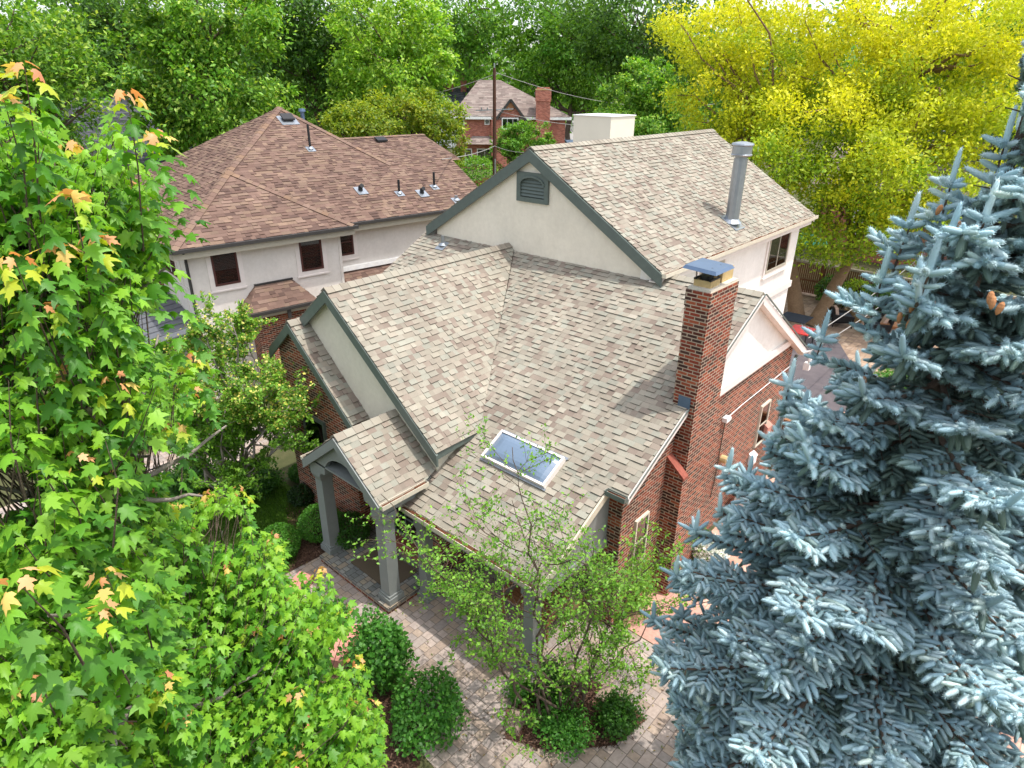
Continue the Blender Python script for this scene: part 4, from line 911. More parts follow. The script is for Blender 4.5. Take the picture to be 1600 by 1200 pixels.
# ---- yellow locust with two leaning trunks
lb = at_z(1270, 508)
YL = gl((228, 222, 46), (218, 214, 44), (234, 228, 62), (202, 206, 46)); YG = gl((158, 186, 48), (138, 170, 44), (180, 198, 50), (116, 152, 42))
def locust():
    root = thing('yellow_locust_tree', 'large golden yellow leafed tree with a leaning trunk beside the back patio', 'tree', (lb[0], lb[1], 0))
    L = [(1130, 150, 75, 70, 2), (1220, 110, 90, 80, 3), (1330, 110, 95, 80, 2), (1440, 130, 90, 85, 1), (1530, 170, 60, 80, 0), (1180, 240, 80, 70, 0), (1290, 230, 90, 75, -3), (1400, 260, 90, 80, -3), (1490, 290, 70, 70, -2),
         (1250, 320, 50, 60, -1), (1330, 350, 75, 55, -3), (1420, 350, 70, 50, -2), (1100, 90, 50, 50, 3), (1280, 20, 150, 60, 3), (1440, 30, 130, 60, 2), (1120, 40, 90, 50, 4), (1290, 385, 45, 30, -2), (1540, 80, 70, 70, 3), (1085, 200, 30, 30, 3), (1250, 175, 80, 50, 0), (1350, 190, 80, 55, 0), (1450, 205, 70, 55, 0), (1190, 185, 70, 50, 1), (1150, 290, 40, 40, 0), (1360, 300, 70, 45, -1)]
    bl = np.array(pxblobs(L, 35, 1.0)); n = 110000; w_ = bl[:, 3]*bl[:, 5]; w_ /= w_.sum(); P = []; C = []; cen = []
    for b_, f in zip(bl, w_):
        k = int(420*f)+4; u = rsph(k); c0 = b_[:3]+u*RNG.uniform(.3, 1., (k, 1))**.6*b_[3:6]*[1, 1, .95]; m = int(n*f); i = RNG.integers(0, k, m); cen.append(c0)
        p = c0[i]+RNG.normal(size=(m, 3))*[.42, .42, .30]; P.append(p)
        yel = np.clip(.42+.45*(u[i][:, 2:3])+RNG.normal(0, .28, (k, 1))[i]+.10*(p[:, 2:3]-8.6), 0, 1)
        C.append(pick(YL, m)*yel+pick(YG, m)*(1-yel))
    P = np.vstack(P); C = np.vstack(C)*RNG.uniform(.8, 1.15, (len(P), 1)); m = len(P)
    V, T, C2 = scatter_arrays(RH_V, RH_T, P, basis(unit(rsph(m)+[0, 0, -.3]), unit(rsph(m)*.8+[0, 0, .8])), RNG.uniform(.11, .24, m), C)
    mesh_np('crown', V, T, C2, 'leaf_thin', root)
    k1 = at_h(1325, 410, 34.0); k2 = at_h(1400, 270, 35); k3 = at_h(1335, 200, 36); k4 = at_h(1430, 120, 36.5)
    segs = [(np.vstack([curve((lb[0], lb[1], -.1), k1, 6, 0, .03), curve(k1, k2, 6, .02, .1)[1:]]), np.concatenate([np.linspace(.36, .24, 6), np.linspace(.22, .1, 5)]))]
    segs += [(curve(k1, k3, 7, .02, .15), np.linspace(.2, .07, 7)), (curve(k2, k4, 6, 0, .2), np.linspace(.1, .05, 6))]
    tb2 = at_z(1246, 500); k5 = at_h(1237, 420, 33.5); k6 = at_h(1215, 230, 37)
    segs += [(np.vstack([curve((tb2[0], tb2[1], -.1), k5, 4, 0, .03), curve(k5, k6, 6, .02, .1)[1:]]), np.concatenate([np.linspace(.42, .3, 4), np.linspace(.26, .09, 5)]))]
    cen = np.vstack(cen)
    for c in cen[RNG.permutation(len(cen))[:110]]:
        js = [k2, k3, k4, k6, (k1+k3)/2, (k5+k6)/2]; j = min(js, key=lambda q: np.linalg.norm(q-c)+(q[2] > c[2]+1)*4); segs.append((curve(j, c, 7, .03, .22), np.linspace(.09, .02, 7)))
    V, T, C3 = tubes_arrays(segs, (1, 1, 1), 8); mesh_np('trunk', V, T, C3, 'bark_tan', root)
locust()

# ---- the maple in the foreground
MG = gl((94, 150, 44), (80, 136, 40), (118, 172, 50), (68, 120, 36), (136, 184, 54)); MY = gl((178, 196, 56), (160, 188, 54), (190, 200, 60)); MO = gl((238, 184, 134), (232, 164, 116), (236, 200, 116), (226, 150, 112))
def poly_mask(px, poly):
    return in_poly(px, poly)
def maple():
    AX = np.array([1.15, 5.9]); root = thing('maple_tree', 'green maple with orange young tips filling the left foreground', 'tree', (AX[0], AX[1], 0))
    zs = [0.8, 2, 3.5, 5, 6.5, 8, 9.3, 10.2, 10.7]; rs = [1.6, 3.0, 3.3, 3.1, 2.7, 2.1, 1.5, .8, .25]
    sil = [(-900, 90), (-100, 60), (30, 84), (75, 120), (70, 170), (112, 235), (135, 215), (165, 175), (190, 132), (222, 160), (250, 205), (238, 250), (262, 310), (258, 350), (272, 372), (245, 430), (240, 470), (205, 490), (222, 530), (255, 545), (300, 545), (338, 575), (322, 625), (285, 640), (308, 690), (272, 715), (215, 690), (262, 730),
           (262, 770), (310, 775), (330, 760), (362, 750), (400, 770), (392, 830), (430, 830), (448, 850), (440, 900), (468, 890), (512, 880), (522, 930), (555, 940), (545, 985), (505, 1010), (520, 1040), (575, 1040), (600, 1110), (600, 1300), (-900, 1300)]
    holes = [[(215, 500), (250, 470), (262, 530), (225, 545)], [(40, 655), (75, 640), (85, 680), (50, 690)], [(-100, 735), (40, 715), (70, 760), (30, 800), (-100, 830)], [(200, 690), (265, 690), (290, 730), (215, 740)], [(400, 830), (420, 870), (395, 880)], [(330, 800), (380, 800), (372, 850), (300, 850)]]
    tips = []                                               # (point, direction)
    # named leaders seen in the photo: px, py, slant distance
    for px, py, d in ((38, 100, 4.9), (5, 150, 4.9), (197, 142, 5.2), (222, 300, 5.6), (158, 255, 5.4), (110, 222, 6.0), (238, 205, 5.8), (148, 368, 5.0), (172, 452, 5.0), (112, 565, 5.2), (302, 552, 6.4), (272, 662, 6.6), (172, 718, 6.4), (230, 758, 7.0), (318, 770, 8.6), (372, 762, 8.8),
                     (292, 828, 8.2), (266, 788, 7.8), (232, 830, 7.4), (350, 880, 8.4), (428, 838, 9.0), (24, 905, 3.4), (165, 895, 5.0), (195, 905, 5.1), (152, 952, 4.8), (172, 942, 5.2), (500, 888, 9.2), (455, 925, 9.0), (482, 980, 8.6), (452, 985, 8.4), (465, 1080, 8.0), (575, 1095, 9.2), (330, 990, 7.6), (390, 980, 8.2), (280, 1110, 7.0), (330, 1112, 7.2), (545, 1095, 8.8), (255, 1060, 6.6), (555, 1030, 9.4), (360, 880, 8.6), (98, 700, 5.6), (60, 480, 4.8), (20, 400, 4.6), (110, 300, 4.8), (95, 385, 4.8), (240, 400, 5.4)):
        p = at(px, py, d); tips.append((p, 1))
    for _ in range(2700):
        z = RNG.uniform(.8, 10.3); r = np.interp(z, zs, rs); a = RNG.uniform(0, 2*math.pi); q = r*math.sqrt(RNG.uniform(.12, 1)); p = np.array([AX[0]+q*math.cos(a), AX[1]+q*math.sin(a), z])
        if np.linalg.norm(p-CAMP) < 3.0: continue
        tips.append((p, 0))
    for _ in range(1900):
        q = np.array([[RNG.uniform(-60, 600), RNG.uniform(620, 1260)]]); x_, y_ = q[0]
        if not in_poly(q, sil)[0]: continue
        dm = 7.8 if x_ > 260 else (6.4 if x_ > 120 else 5.0); p = at(x_, y_, dm+RNG.uniform(0, 1.6)+max(0, (y_-700)/400)*.3)
        if p[2] > .9: tips.append((p, 0))
    P = np.array([t[0] for t in tips]); px, zz = project(P); ok = (zz > .3) & in_poly(px, sil)
    dd_ = np.linalg.norm(P-CAMP, axis=1); need = np.where(px[:, 0] > 260, 7.6, np.where(px[:, 0] > 120, 5.6, 4.0))*np.where(px[:, 1] > 700, 1, .75); ok &= dd_ > need
    for h in holes: ok &= ~in_poly(px, h)
    ok |= zz <= .3
    ok[:46] = True
    stems = []; LP = []; LD = []; LN = []; LS = []; LC = []; LK = []
    for (p, lead), k_ in zip(tips, ok):
        if not k_: continue
        out = np.array([p[0]-AX[0], p[1]-AX[1], 0]); rr = np.linalg.norm(out); out = out/(rr+1e-6)
        d = unit(out*RNG.uniform(.15, .7)+np.array([0, 0, 1.])+RNG.normal(size=3)*.2); L = RNG.uniform(.55, .95)
        if lead: d = unit(out*.15+np.array([0, 0, 1.])+RNG.normal(size=3)*.08); L = RNG.uniform(.7, 1.0)
        b = p-d*L; st_ = np.vstack([b-d*.1-out*.1, b+d*L*.5+RNG.normal(size=3)*.02, p-d*.02]); pq, zq = project(st_[:2])
        if zq.min() < .3 or in_poly(pq, sil).all(): stems.append((st_, np.array([.007, .005, .002])))
        nn = 8 if not lead else 17; a0 = RNG.uniform(0, 6.28); sx = unit(np.cross(d, [.3, .2, 1])); sy = np.cross(d, sx)
        dist = np.linalg.norm(p-CAMP); orange = (lead and RNG.random() < .8) or RNG.random() < .02
        for i in range(nn):
            t = 1-(i/nn)**(1.1 if not lead else 1.35); a = a0+i*1.5708+RNG.normal(0, .2)
            for s_ in (0, math.pi):
                side = math.cos(a+s_)*sx+math.sin(a+s_)*sy; pet = (.035+.075*min(1, i/6)**.7)*RNG.uniform(.8, 1.3)
                q = b+d*L*t+side*pet+np.array([0, 0, .01])
                young = i < 2
                dr = .9 if young else RNG.uniform(.25, .75)
                LK.append(lead); LP.append(q); LD.append(unit(side+np.array([0, 0, -dr])+RNG.normal(size=3)*.18)); LN.append(unit(np.array([0, 0, 1.])*(1 if not young else .4)+side*.5+RNG.normal(size=3)*.25))
                sz = ((.092 if lead else .072) if young else .086+.040*min(1, i/4))*RNG.uniform(.72, 1.22); LS.append(sz)
                if young and orange: c = MO[RNG.integers(4)]
                elif i == 2 and orange: c = MY[RNG.integers(3)] if RNG.random() < .8 else MO[2]
                elif i in (3, 4) and orange and RNG.random() < .5: c = MY[RNG.integers(3)]
                elif i < 5: c = MG[4] if RNG.random() < .6 else MG[2]
                else: c = MG[(0, 1, 3, 0, 1, 2)[RNG.integers(6)]]
                LC.append(c)
    LP, LD, LN, LS = map(np.array, (LP, LD, LN, LS)); LC = np.array(LC)*RNG.uniform(.85, 1.15, (len(LP), 1))
    px, zz = project(LP); k_ = (np.linalg.norm(LP-CAMP, axis=1) > 2.2) & (in_poly(px, sil) | (zz < .3) | (np.array(LK) > 0))
    for h in holes: k_ &= ~in_poly(px, h)
    LP, LD, LN, LS, LC = LP[k_], LD[k_], LN[k_], LS[k_], LC[k_]
    V, T, C = scatter_arrays(MP_V, MP_T, LP, basis(LD, LN), np.stack([LS*RNG.uniform(.8, 1.1, len(LS)), LS, LS*RNG.uniform(-.1, 2.4, len(LS))], 1), LC); mesh_np('crown', V, T, C, 'leaf', root)
    V, T, C = tubes_arrays(stems, (1, 1, 1), 4); mesh_np('twigs', V, T, C, 'bark', root)
    tr = curve((AX[0], AX[1], -.1), (AX[0]+.1, AX[1]-.1, 9.6), 12, 0, .08); segs = [(tr, np.linspace(.17, .03, 12))]
    kk = np.array([t[0] for t in tips])[ok]
    for c in kk[RNG.permutation(len(kk))[:150]]:
        h = np.clip(c[2]-.9*np.hypot(*(c[:2]-AX))-.4, .9, 9.2); i = int(np.clip(np.searchsorted(tr[:, 2], h), 1, 11)); c2 = c-np.array([0, 0, .6]); segs.append((curve(tr[i], c2, 7, -.06, .1), np.linspace(.035, .010, 7)))
    V, T, C = tubes_arrays(segs, (1, 1, 1), 7); mesh_np('trunk', V, T, C, 'bark_pale', root)
    print('maple leaves', len(LP))
maple()

# ---- blue spruce
def spruce():
    AX = np.array([6.2, .6]); TOP = 10.95; root = thing('blue_spruce', 'large silvery blue spruce with brown cones filling the right foreground', 'tree', (AX[0], AX[1], 0))
    zs = [.6, 1.5, 2.5, 4, 5.2, 6.3, 7.3, 8.6, 9.6, 10.3, 10.9]; rs = [2.5, 2.6, 2.5, 2.25, 2.05, 1.75, 1.45, 1.1, .62, .3, .06]
    # finger template along +y, unit length, radius ~ .19
    tv = []; tt = []
    rings = [(0, .06), (.12, .155), (.6, .16), (.9, .10)]; nn = 5
    for y, r in rings:
        for k in range(nn): a = 2*math.pi*k/nn; tv.append((r*math.cos(a), y, r*math.sin(a)))
    tv.append((0, 1.0, 0))
    for i in range(3):
        for k in range(nn):
            A, B_ = i*nn+k, i*nn+(k+1) % nn; tt += [(A, B_, B_+nn), (A, B_+nn, A+nn)]
    for k in range(nn): tt.append((15+k, 15+(k+1) % nn, 20))
    rg = np.random.default_rng(3)
    for i in range(72):
        y = i/72*.95+.01; a = i*2.39996; r0 = .12 if y < .85 else .06; r1 = (.275 if .08 < y < .7 else .17)*rg.uniform(.85, 1.15); dy = .11
        ca, sa = math.cos(a), math.sin(a); k = len(tv); w_ = .024
        tv += [(r0*ca-w_*sa, y, r0*sa+w_*ca), (r0*ca+w_*sa, y, r0*sa-w_*ca), (r1*ca, y+dy, r1*sa)]; tt.append((k, k+1, k+2))
    tv, tt = np.array(tv), np.array(tt)
    FP = []; FD = []; FS = []; FC = []; segs = []; cones = []
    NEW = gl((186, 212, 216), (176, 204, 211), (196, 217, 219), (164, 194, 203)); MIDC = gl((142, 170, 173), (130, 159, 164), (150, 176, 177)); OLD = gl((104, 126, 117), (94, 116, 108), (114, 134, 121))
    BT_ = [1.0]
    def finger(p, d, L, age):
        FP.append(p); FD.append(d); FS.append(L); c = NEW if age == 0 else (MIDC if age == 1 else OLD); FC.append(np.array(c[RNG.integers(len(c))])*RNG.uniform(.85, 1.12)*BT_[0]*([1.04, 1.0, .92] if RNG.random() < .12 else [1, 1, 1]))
    def branch(p0, p1, lift, L, spec=False, dens=1.0, slim=1.0):
        BT_[0] = RNG.uniform(.84, 1.14); k = 8; t = np.linspace(0, 1, k)[:, None]; q = p0*(1-t)+p1*t; q[:, 2:3] += lift*L*(t*t-t)*1.0
        segs.append((q, np.linspace(.02+.012*L, .006, k))); ax = unit(p1-p0); side = unit(np.cross(ax, [0, 0, 1.])); n_ = max(2, int(L*dens/.125)); sg = 1
        def P_(u): f = u*(k-1); i = min(int(f), k-2); return q[i]*(1-(f-i))+q[i+1]*(f-i), unit(q[i+1]-q[i])
        for j in range(n_):
            u = .16+.84*(j+RNG.uniform(.2, .8))/n_; pt, ta = P_(u)
            for sg in (-1, 1):
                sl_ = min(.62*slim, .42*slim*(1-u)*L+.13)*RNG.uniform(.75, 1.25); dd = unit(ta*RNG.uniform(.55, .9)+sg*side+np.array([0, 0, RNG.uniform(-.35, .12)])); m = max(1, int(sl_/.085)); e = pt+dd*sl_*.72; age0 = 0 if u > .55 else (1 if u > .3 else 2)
                if sl_ > .2: segs.append((np.vstack([pt, pt+dd*sl_*.4, e]), np.array([.006, .005, .004])))
                finger(e, unit(dd+RNG.normal(size=3)*.1), RNG.uniform(.12, .165), age0)
                if RNG.random() < .10: continue
                for h in range(m):
                    b = pt+dd*sl_*.72*(h+.4)/m; s2 = unit(np.cross(dd, [0, 0, 1.]))
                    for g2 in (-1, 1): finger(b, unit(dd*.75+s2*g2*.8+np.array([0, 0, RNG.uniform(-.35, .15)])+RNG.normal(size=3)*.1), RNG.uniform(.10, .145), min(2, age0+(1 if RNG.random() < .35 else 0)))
            if RNG.random() < .85:
                dd = unit(ta*.6+np.array([0, 0, -1.])+RNG.normal(size=3)*.3); finger(pt, dd, RNG.uniform(.15, .26), 2)
            finger(pt, unit(ta*.8+np.array([0, 0, .8])+side*RNG.normal(0, .4)), RNG.uniform(.10, .14), min(2, 0 if u > .5 else 1+(u < .25)))
        e, ta = P_(1.0); finger(e, unit(ta+np.array([0, 0, 1.2 if spec else .25])), RNG.uniform(.2, .27) if spec else .17, 0)
        for a in (-1, 1):
            for b_ in (.2, .7): finger(e-ta*.03*b_, unit(ta*.8+side*a+np.array([0, 0, b_-.2])), RNG.uniform(.12, .17), 0)
        return q
    OUT = [(2600, -300), (1622, 30), (1594, 100), (1597, 170), (1580, 250), (1545, 300), (1500, 345), (1465, 370), (1450, 400), (1437, 440), (1432, 475), (1422, 502), (1380, 532), (1348, 540), (1332, 552), (1338, 572), (1308, 586), (1285, 598), (1230, 608), (1230, 630), (1212, 656), (1200, 690), (1206, 720), (1160, 730), (1136, 742), (1140, 770), (1130, 800), (1122, 832), (1070, 868), (1060, 895), (1022, 940), (1040, 972), (1012, 1032), (1050, 1062), (1040, 1105), (1060, 1140), (1040, 1300), (2600, 1500)]
    z = .7
    while z < TOP-.12:
        r = float(np.interp(z, zs, rs)); nb_ = 5 if z > 9.5 else 7; a0 = RNG.uniform(0, 6.28)
        for i in range(nb_):
            a = a0+i*6.283/nb_+RNG.normal(0, .14); L = r*RNG.uniform(.78, 1.16); el = np.interp(z, [.5, 4, 8, 10, 11], [-.22, -.12, .05, .35, .9])
            zz = z+RNG.normal(0, .07); d = np.array([math.cos(a), math.sin(a), math.tan(el)]); p0 = np.array([AX[0], AX[1], zz]); p1 = p0+d*L
            for s_ in np.arange(1, .1, -.07):
                p1 = p0+d*L*s_; pq, zq = project(p1[None])
                if zq[0] < .3 or in_poly(pq, OUT)[0]: break
            L = L*s_
            if np.linalg.norm(p1-CAMP) < 2.4 or L < .12: continue
            branch(p0, p1, .35 if z < 9 else .1, max(L, .15), RNG.random() < .4)
        z += np.interp(z, [1, 8, 11], [.30, .25, .17])
    BT_[0] = .9
    for z in np.arange(.8, 10.5, .022):
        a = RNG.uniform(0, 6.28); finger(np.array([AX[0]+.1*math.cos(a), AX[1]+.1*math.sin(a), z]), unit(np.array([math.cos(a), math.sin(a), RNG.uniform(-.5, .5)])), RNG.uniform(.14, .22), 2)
    segs.append((np.array([[AX[0], AX[1], -.1], [AX[0], AX[1], 5], [AX[0], AX[1], TOP]]), np.array([.19, .12, .012])))
    finger(np.array([AX[0], AX[1], TOP-.05]), np.array([0, 0, 1.]), .35, 0)
    NL = [len(FP)]
    # leaders that stand out against the house and the yellow tree
    def leader(px, py, d, L):
        BT_[0] = 1.05; tip = at(px, py, d); ln = RNG.normal(0, .05, 2); base = tip-np.array([ln[0], ln[1], 1.])*L; q = np.vstack([base+(np.array([AX[0], AX[1], base[2]-.2])-base)*min(1, .5), base, tip-np.array([0, 0, .2])]); segs.append((q, np.array([.022, .014, .006])))
        rv = q[0]-base; rl = np.linalg.norm(rv); rs_ = unit(np.cross(rv, [0, 0, 1.]))
        for h in np.arange(.03, rl, .075):
            for g2 in (-1, 1): finger(base+rv*h/rl, unit(-rv/rl*.7+rs_*g2+np.array([0, 0, RNG.uniform(-.3, .3)])), RNG.uniform(.12, .22), int(RNG.random() < .5))
            finger(base+rv*h/rl, unit(-rv/rl*.5+np.array([0, 0, .9])+RNG.normal(size=3)*.2), .11, 1)
        ax = unit(tip-base); finger(tip-ax*.26, ax, .27, 0); z_ = .27; k = 0
        while z_ < L:
            f = (z_-.2)/max(.3, L-.2); nn_ = 5 if k % 3 == 0 else 3; a0 = RNG.uniform(0, 6.28)
            for i in range(nn_):
                a = a0+6.283*i/nn_+RNG.normal(0, .15); dd = unit(np.array([math.cos(a), math.sin(a), RNG.uniform(.15, .55)])); p = tip-ax*z_; ll = (.14+.19*f)*RNG.uniform(.8, 1.15) if k % 3 == 0 else RNG.uniform(.10, .15)
                if ll > .24:
                    segs.append((np.vstack([p, p+dd*ll*.5, p+dd*ll]), np.array([.007, .005, .004]))); s2 = unit(np.cross(dd, [0, 0, 1.])); finger(p+dd*ll*.85, unit(dd+[0, 0, .15]), .16, 0)
                    for h in np.arange(.3, .95, .24):
                        for g2 in (-1, 1): finger(p+dd*ll*h, unit(dd*.8+s2*g2*.8+np.array([0, 0, RNG.uniform(-.15, .2)])), RNG.uniform(.10, .14), 0 if h > .5 else 1)
                        finger(p+dd*ll*h, unit(dd*.6+[0, 0, .8]), .10, 1)
                else: finger(p, dd, ll, 0)
            z_ += .085; k += 1
    for px, py, d, L in ((1588, 165, 6.2, 1.1), (1502, 232, 6.15, .9), (1437, 300, 6.1, .75), (1502, 316, 5.7, .5), (1391, 386, 6.0, .7), (1296, 486, 6.3, .45), (1242, 560, 6.5, .5), (1218, 655, 6.8, .4), (1176, 712, 7.0, .35), (1145, 700, 7.2, .4), (1092, 798, 7.3, .3), (1142, 796, 7.1, .3), (1126, 770, 7.1, .25), (1060, 868, 7.6, .3), (1022, 940, 8.1, .3), (1040, 1030, 8.1, .3), (1560, 280, 5.7, .5), (1262, 610, 6.3, .5), (1440, 400, 5.7, .5), (1470, 370, 5.4, .5)): leader(px, py, d, L)
    FP, FD, FS, FC = map(np.array, (FP, FD, FS, FC)); ok = np.linalg.norm(FP-CAMP, axis=1) > 2.3
    pxy, zz = project(FP+FD*FS[:, None]*.6); px0, _ = project(FP)
    inside = in_poly(pxy, OUT) & in_poly(px0, OUT) | (zz < .3); inside[NL[0]:] = True; ok &= inside; FP, FD, FS, FC = FP[ok], FD[ok], FS[ok], FC[ok]
    V, T, C = scatter_arrays(tv, tt, FP, basis(FD, rsph(len(FP))), np.stack([np.minimum(FS, .15)*RNG.uniform(.85, 1.1, len(FS)), FS, np.minimum(FS, .15)], 1), FC); print('fingers', len(FP), 'tris', len(T))
    mesh_np('crown', V, T, C, 'needle', root)
    V, T, C = tubes_arrays(segs, (1, 1, 1), 5); mesh_np('trunk', V, T, C, 'bark', root)
    for i, (px, py, d) in enumerate(((1428, 475, 5.7), (1426, 498, 5.7), (1456, 466, 5.75), (1553, 462, 5.0), (1568, 472, 5.0), (1350, 588, 6.1), (1408, 488, 5.8), (1500, 345, 5.8), (1472, 320, 5.9), (1550, 455, 5.05))):
        p = at(px, py, d); g = MB(); tl = Vector((RNG.normal(0, .25), RNG.normal(0, .25), -1)).normalized(); L = .085; q = [p+np.array(tl)*L*t for t in (0, .15, .4, .65, .85, 1)]
        g.tube(q, [.006, .016, .020, .018, .013, .004], 10); g.build('cone', 'cone', root)
spruce()

# ---- small bare stemmed tree in front of the porch
def stem_tree(name, label, base_pts, tops, nleaf, ls, pal, r0, bark, leafmat='leaf', depth=3, spread=.55, flowers=None, twig=7, mask=None, group=None):
    b = np.mean(base_pts, axis=0); root = thing(name, label, 'tree', (b[0], b[1], 0), 0, group); segs = []; ends = []
    def grow(p, d, L, r, lev):
        k = 6; q = [np.array(p, float)]; dd = d.copy()
        for _ in range(k): dd = unit(dd+RNG.normal(size=3)*.16+np.array([0, 0, .03])); q.append(q[-1]+dd*L/k)
        q = np.array(q); segs.append((q, np.linspace(r, r*.5, k+1)))
        if lev == 0: ends.append(q[2:]); return
        for j in range(RNG.integers(3, 5) if lev > 1 else twig):
            u = RNG.uniform(.35, 1.0) if lev > 1 else RNG.uniform(.2, 1); i = min(k, max(1, int(u*k))); s_ = rsph(1)[0]; s_[2] = s_[2]*.5+.15
            grow(q[i], unit(dd*.7+s_*spread*1.6), L*RNG.uniform(.45, .75), r*.5, lev-1)
        if lev == 1: ends.append(q[2:])
    for p, t in zip(base_pts, tops):
        p, t = np.array(p, float), np.array(t, float); q = curve(p, t, 8, .02, .18); segs.append((q, np.linspace(r0, r0*.42, 8)))
        for j in range(5): i = 3+j if j < 5 else 7; i = min(i, 7); s_ = rsph(1)[0]; s_[2] = abs(s_[2])*.5; grow(q[i], unit(unit(t-p)*.6+s_*.9), np.linalg.norm(t-p)*RNG.uniform(.28, .42), r0*.38, depth-1)
    E_ = np.vstack(ends); m = nleaf; P = E_[(len(E_)*RNG.random(m)**1.0).astype(int)]; P = P[:m]+RNG.normal(size=(m, 3))*.03
    if mask is not None: kk = mask(P); P = P[kk]; m = len(P)
    C = pick(pal, m); V, T, C2 = scatter_arrays(RH_V*[1.15, 1, 1], RH_T, P, basis(unit(rsph(m)+[0, 0, .1]), unit(rsph(m)*.6+[0, 0, 1])), ls*RNG.uniform(.6, 1.3, m), C); mesh_np('crown', V, T, C2, leafmat, root)
    if flowers: 
        fcol, fn, fz, fs = flowers; hi = E_[E_[:, 2] > np.quantile(E_[:, 2], fz)]; P = hi[RNG.integers(0, len(hi), fn)]+RNG.normal(size=(fn, 3))*.05
        V, T, C2 = scatter_arrays(RH_V*[1.6, 1, 1], RH_T, P, basis(rsph(fn), unit(rsph(fn)*.6+[0, 0, 1])), fs*RNG.uniform(.6, 1.3, fn), pick(fcol, fn)); mesh_np('blossom', V, T, C2, 'flower', root)
    V, T, C3 = tubes_arrays(segs, (1, 1, 1), 6); mesh_np('trunk', V, T, C3, bark, root)
    print(name, len(segs)); return root
LG = gl((122, 172, 56), (106, 156, 50), (138, 184, 66), (92, 142, 44))
bp = [at_z(px, py) for px, py in ((848, 1138), (868, 1140), (888, 1132), (896, 1128), (836, 1135), (905, 1120))]
bp += [at_z(px, py) for px, py in ((880, 1125), (858, 1128), (875, 1118), (862, 1138))]
tp = [at_h(px, py, r) for px, py, r in ((845, 880, 7.9), (790, 960, 7.6), (960, 950, 8.7), (1000, 900, 9.2), (715, 930, 7.8), (905, 900, 8.5), (760, 1030, 7.4), (1000, 1000, 8.9), (690, 900, 7.9), (830, 820, 8.3))]
stem_tree('ornamental_tree', 'sparse multi stemmed tree with small fresh leaves standing before the porch gutter', bp, tp, 13500, .060, LG, .030, 'bark', depth=3, twig=6, spread=.6)
bl_ = at_z(352, 792); bases = [bl_, bl_+np.array([.15, .1, 0]), bl_+np.array([-.1, .2, 0]), bl_+np.array([.1, -.15, 0]), bl_+np.array([0.2, .2, 0])]
bases += [bl_+np.array([RNG.uniform(-.2, .2), RNG.uniform(-.2, .2), 0]) for _ in range(4)]
tps = [at_h(px, py, r) for px, py, r in ((368, 575, 15.6), (318, 625, 15.4), (432, 630, 15.2), (400, 690, 14.8), (285, 690, 15.6), (345, 700, 15), (445, 690, 15.0), (262, 650, 16), (405, 580, 16.2), (300, 600, 16))]
stem_tree('pear_tree', 'small rounded tree with yellowish blossom beside the brick gable', bases, tps, 52000, .088, gl((124, 170, 58), (108, 154, 50), (140, 182, 66), (92, 138, 44)), .06, 'bark_pale', depth=3, twig=6, flowers=(gl((216, 206, 100), (206, 194, 88), (222, 214, 124)), 6500, .5, .065))

# ---- shrubs and hedges
def shrub(label, px, py, r, n, ls, pal, zc=None, flat=.85, name='shrub', cat='shrub', group=None, base=None, sq=1.0, tall=None, flowers=None, shell=.25):
    c = np.array(base if base is not None else at_z(px, py, r*flat*.9), float); h = tall or r*2*flat
    root = thing(name, label, cat, (c[0], c[1], 0), 0, group); u = rsph(n); rad = RNG.uniform(1-shell, 1.0, (n, 1))
    ph = rsph(14); lump = (.84 if shell > .25 else .95)+(.42 if shell > .25 else .12)*np.max(u @ ph.T, axis=1, keepdims=True)**(9 if shell > .25 else 4)
    P = u*rad*lump*[r, r*sq, h/2]+[c[0], c[1], h/2]; P = P[P[:, 2] > .02]; u = unit(P-[c[0], c[1], h/2]); m = len(P)
    C = pick(pal, m); V, T, C2 = scatter_arrays(RH_V*[1.3, 1, 1], RH_T, P, basis(unit(rsph(m)+u*.5), unit(u*.7+rsph(m)*.6+[0, 0, .5])), ls*RNG.uniform(.6, 1.3, m), C)
    mesh_np('foliage', V, T, C2, 'leaf', root)
    if flowers:
        fn = flowers[1]; uu = rsph(fn); uu[:, 2] = abs(uu[:, 2]); Q = uu*[r, r*sq, h/2]*1.02+[c[0], c[1], h/2]; V, T, C2 = scatter_arrays(RH_V*[1.8, 1, 1], RH_T, Q, basis(rsph(fn), unit(uu+rsph(fn)*.4)), flowers[2]*RNG.uniform(.6, 1.2, fn), pick(flowers[0], fn)); mesh_np('blossom', V, T, C2, 'flower', root)
    segs = [(curve((c[0], c[1], -.05), np.array([c[0], c[1], h/2])+rsph(1)[0]*r*.5, 4, 0, .1), np.linspace(.03, .01, 4)) for _ in range(7)]; V, T, C3 = tubes_arrays(segs, (1, 1, 1), 5); mesh_np('stem', V, T, C3, 'bark', root); return root
BX = gl((66, 112, 40), (56, 98, 36), (80, 128, 46)); BX2 = gl((84, 140, 46), (72, 124, 42), (98, 154, 54)); LIL = gl((72, 130, 44), (62, 116, 40), (88, 148, 54), (104, 160, 66)); DK = gl((46, 76, 34), (56, 88, 38), (38, 64, 30))
shrub('round clipped green bush left of the left porch column, nearest the stone block', 436, 850, .48, 5200, .045, BX2, shell=.15)
shrub('round clipped green bush against the left porch column', 500, 818, .52, 5200, .045, BX2, shell=.15)
shrub('dark green clipped bush behind the left porch column by the brick wall', 545, 830, .5, 4200, .05, BX, shell=.2)
shrub('low dark shrub at the foot of the brick gable wall', 470, 775, .32, 2000, .06, DK)
shrub('small leafy shrub in the mulch below the brick gable window', 468, 740, .3, 1800, .06, BX)
shrub('upright bush of large leaves in the bed between the two parts of the walkway', 597, 1000, .62, 3300, .095, LIL, base=at_z(600, 1062), tall=1.5, shell=.5)
